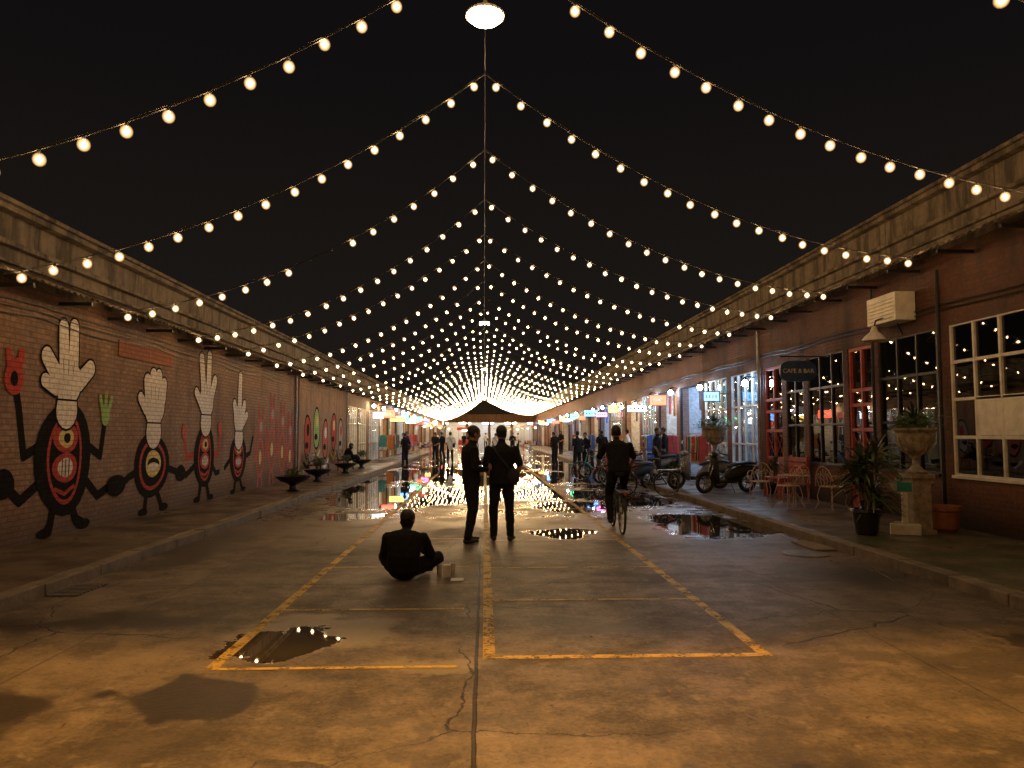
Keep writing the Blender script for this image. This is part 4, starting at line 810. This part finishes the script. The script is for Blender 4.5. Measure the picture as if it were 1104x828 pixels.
for x,y,a,mm in((6.1,18.6,1.9,cl[8]),(5.8,20.0,1.75,cl[6]),(4.3,21.6,2.2,cl[8]),(4.4,24.2,1.8,cl[0]),(5.8,25.0,1.7,cl[6]),(4.3,27,1.7,cl[8]),(5.7,28.2,1.7,cl[1]),(5.8,32,1.7,cl[0])): scooter((x,y,H if x>5 else 0),a,mm)
bicycle('bicycle',(4.2,19.2,0),1.2,M_black,-.08); bicycle('bicycle',(3.9,25.6,0),1.5,cl[2],-.08); bicycle('bicycle',(4.4,22.8,0),1.3,cl[0],-.08)
def clothes_rack(loc,rz):
    b=MB()
    for y_ in(-.7,.7): b.tube([(0,y_,0),(0,y_,1.5)],.014,M_steel,6); b.tube([(-.25,y_,.02),(.25,y_,.02)],.014,M_steel,6)
    b.tube([(0,-.7,1.5),(0,.7,1.5)],.014,M_steel,6); y=-.62
    while y<.62:
        mt=random.choice(cl); L=R(.55,.95); th=R(.02,.035)
        b.tube([(0,y,1.45),(0,y,1.40),(0,y,1.2),(0,y,1.45-L)],[(.03,.01),(.2,th),(.19,th),(.22,th*1.3)],mt,8,lat=(1,0,0)); y+=R(.06,.1)
    b.to('clothes_rack',loc=loc,rz=rz)
for x,y in((6.9,23.8),(6.8,27.2),(6.7,30.2),(6.8,37),(6.7,46),(-5.6,41.5),(-5.6,46.2),(-5.5,55),(6.7,55),(-5.6,61),(6.7,64)): clothes_rack((x,y,H),R(-.2,.2))
def stall(loc,rz,mat):
    b=MB(); b.box((-1,-.4,.72),(1,.4,.76),M_wood); b.add([(-1.01,-.41,.765),(1.01,-.41,.765),(1.01,-.43,.1),(-1.01,-.43,.1)],[(0,1,2,3)],mat)
    for sx in(-1,1):
        for sy in(-1,1): b.tube([(sx*.98,sy*.38,0),(sx*.98,sy*.38,2.2)],.018,M_steel,6)
    b.add([(-1.2,-.7,2.15),(1.2,-.7,2.15),(1.2,0,2.5),(-1.2,0,2.5),(1.2,.7,2.15),(-1.2,.7,2.15)],[(0,1,2,3),(3,2,4,5)],mat)
    for i in range(26): x=R(-.9,.85);y=R(-.35,.25);h=R(.06,.3); b.box((x,y,.761),(x+R(.06,.15),y+.1,.761+h),random.choice(cl))
    b.tube([(-.5,0,2.1),(.5,0,2.1)],.02,E_tubew,4)
    b.to('market_stall',loc=loc,rz=rz)
for x,y,a,mm in((-4.0,50,1.57,cl[0]),(-4.0,56.5,1.57,cl[3]),(-3.8,64,1.57,cl[4]),(4.0,58,-1.57,cl[1]),(3.9,66,-1.57,cl[0]),(-3.6,76,1.57,cl[2]),(3.6,80,-1.57,cl[3]),(-2.5,102,0,cl[0]),(2.6,104,0,cl[7])): stall((x,y,0),a,mm)
# ------------------------------------------------------------------ world & camera
w=bpy.data.worlds.new('World'); scene.world=w; w.use_nodes=True; nt=w.node_tree; bg=nt.nodes['Background']
tcn=nt.nodes.new('ShaderNodeTexCoord'); sp=nt.nodes.new('ShaderNodeSeparateXYZ'); nt.links.new(tcn.outputs['Generated'],sp.inputs[0])
cr=nt.nodes.new('ShaderNodeValToRGB'); cr.color_ramp.elements[0].color=(.014,.0105,.008,1); cr.color_ramp.elements[1].color=(.0052,.0045,.0045,1); cr.color_ramp.elements[1].position=.45
nt.links.new(sp.outputs[2],cr.inputs[0]); nt.links.new(cr.outputs[0],bg.inputs[0]); bg.inputs[1].default_value=1.0
cam=bpy.data.cameras.new('camera'); co=bpy.data.objects.new('camera',cam); COL.objects.link(co); scene.camera=co
co.location=(0,0,1.6); co.rotation_euler=(math.radians(90+3.86),0,math.radians(-2.15)); cam.lens=26.1; cam.sensor_width=36; cam.clip_start=.05; cam.clip_end=1500
scene.view_settings.view_transform='Standard'; scene.view_settings.look='None'; scene.view_settings.exposure=0
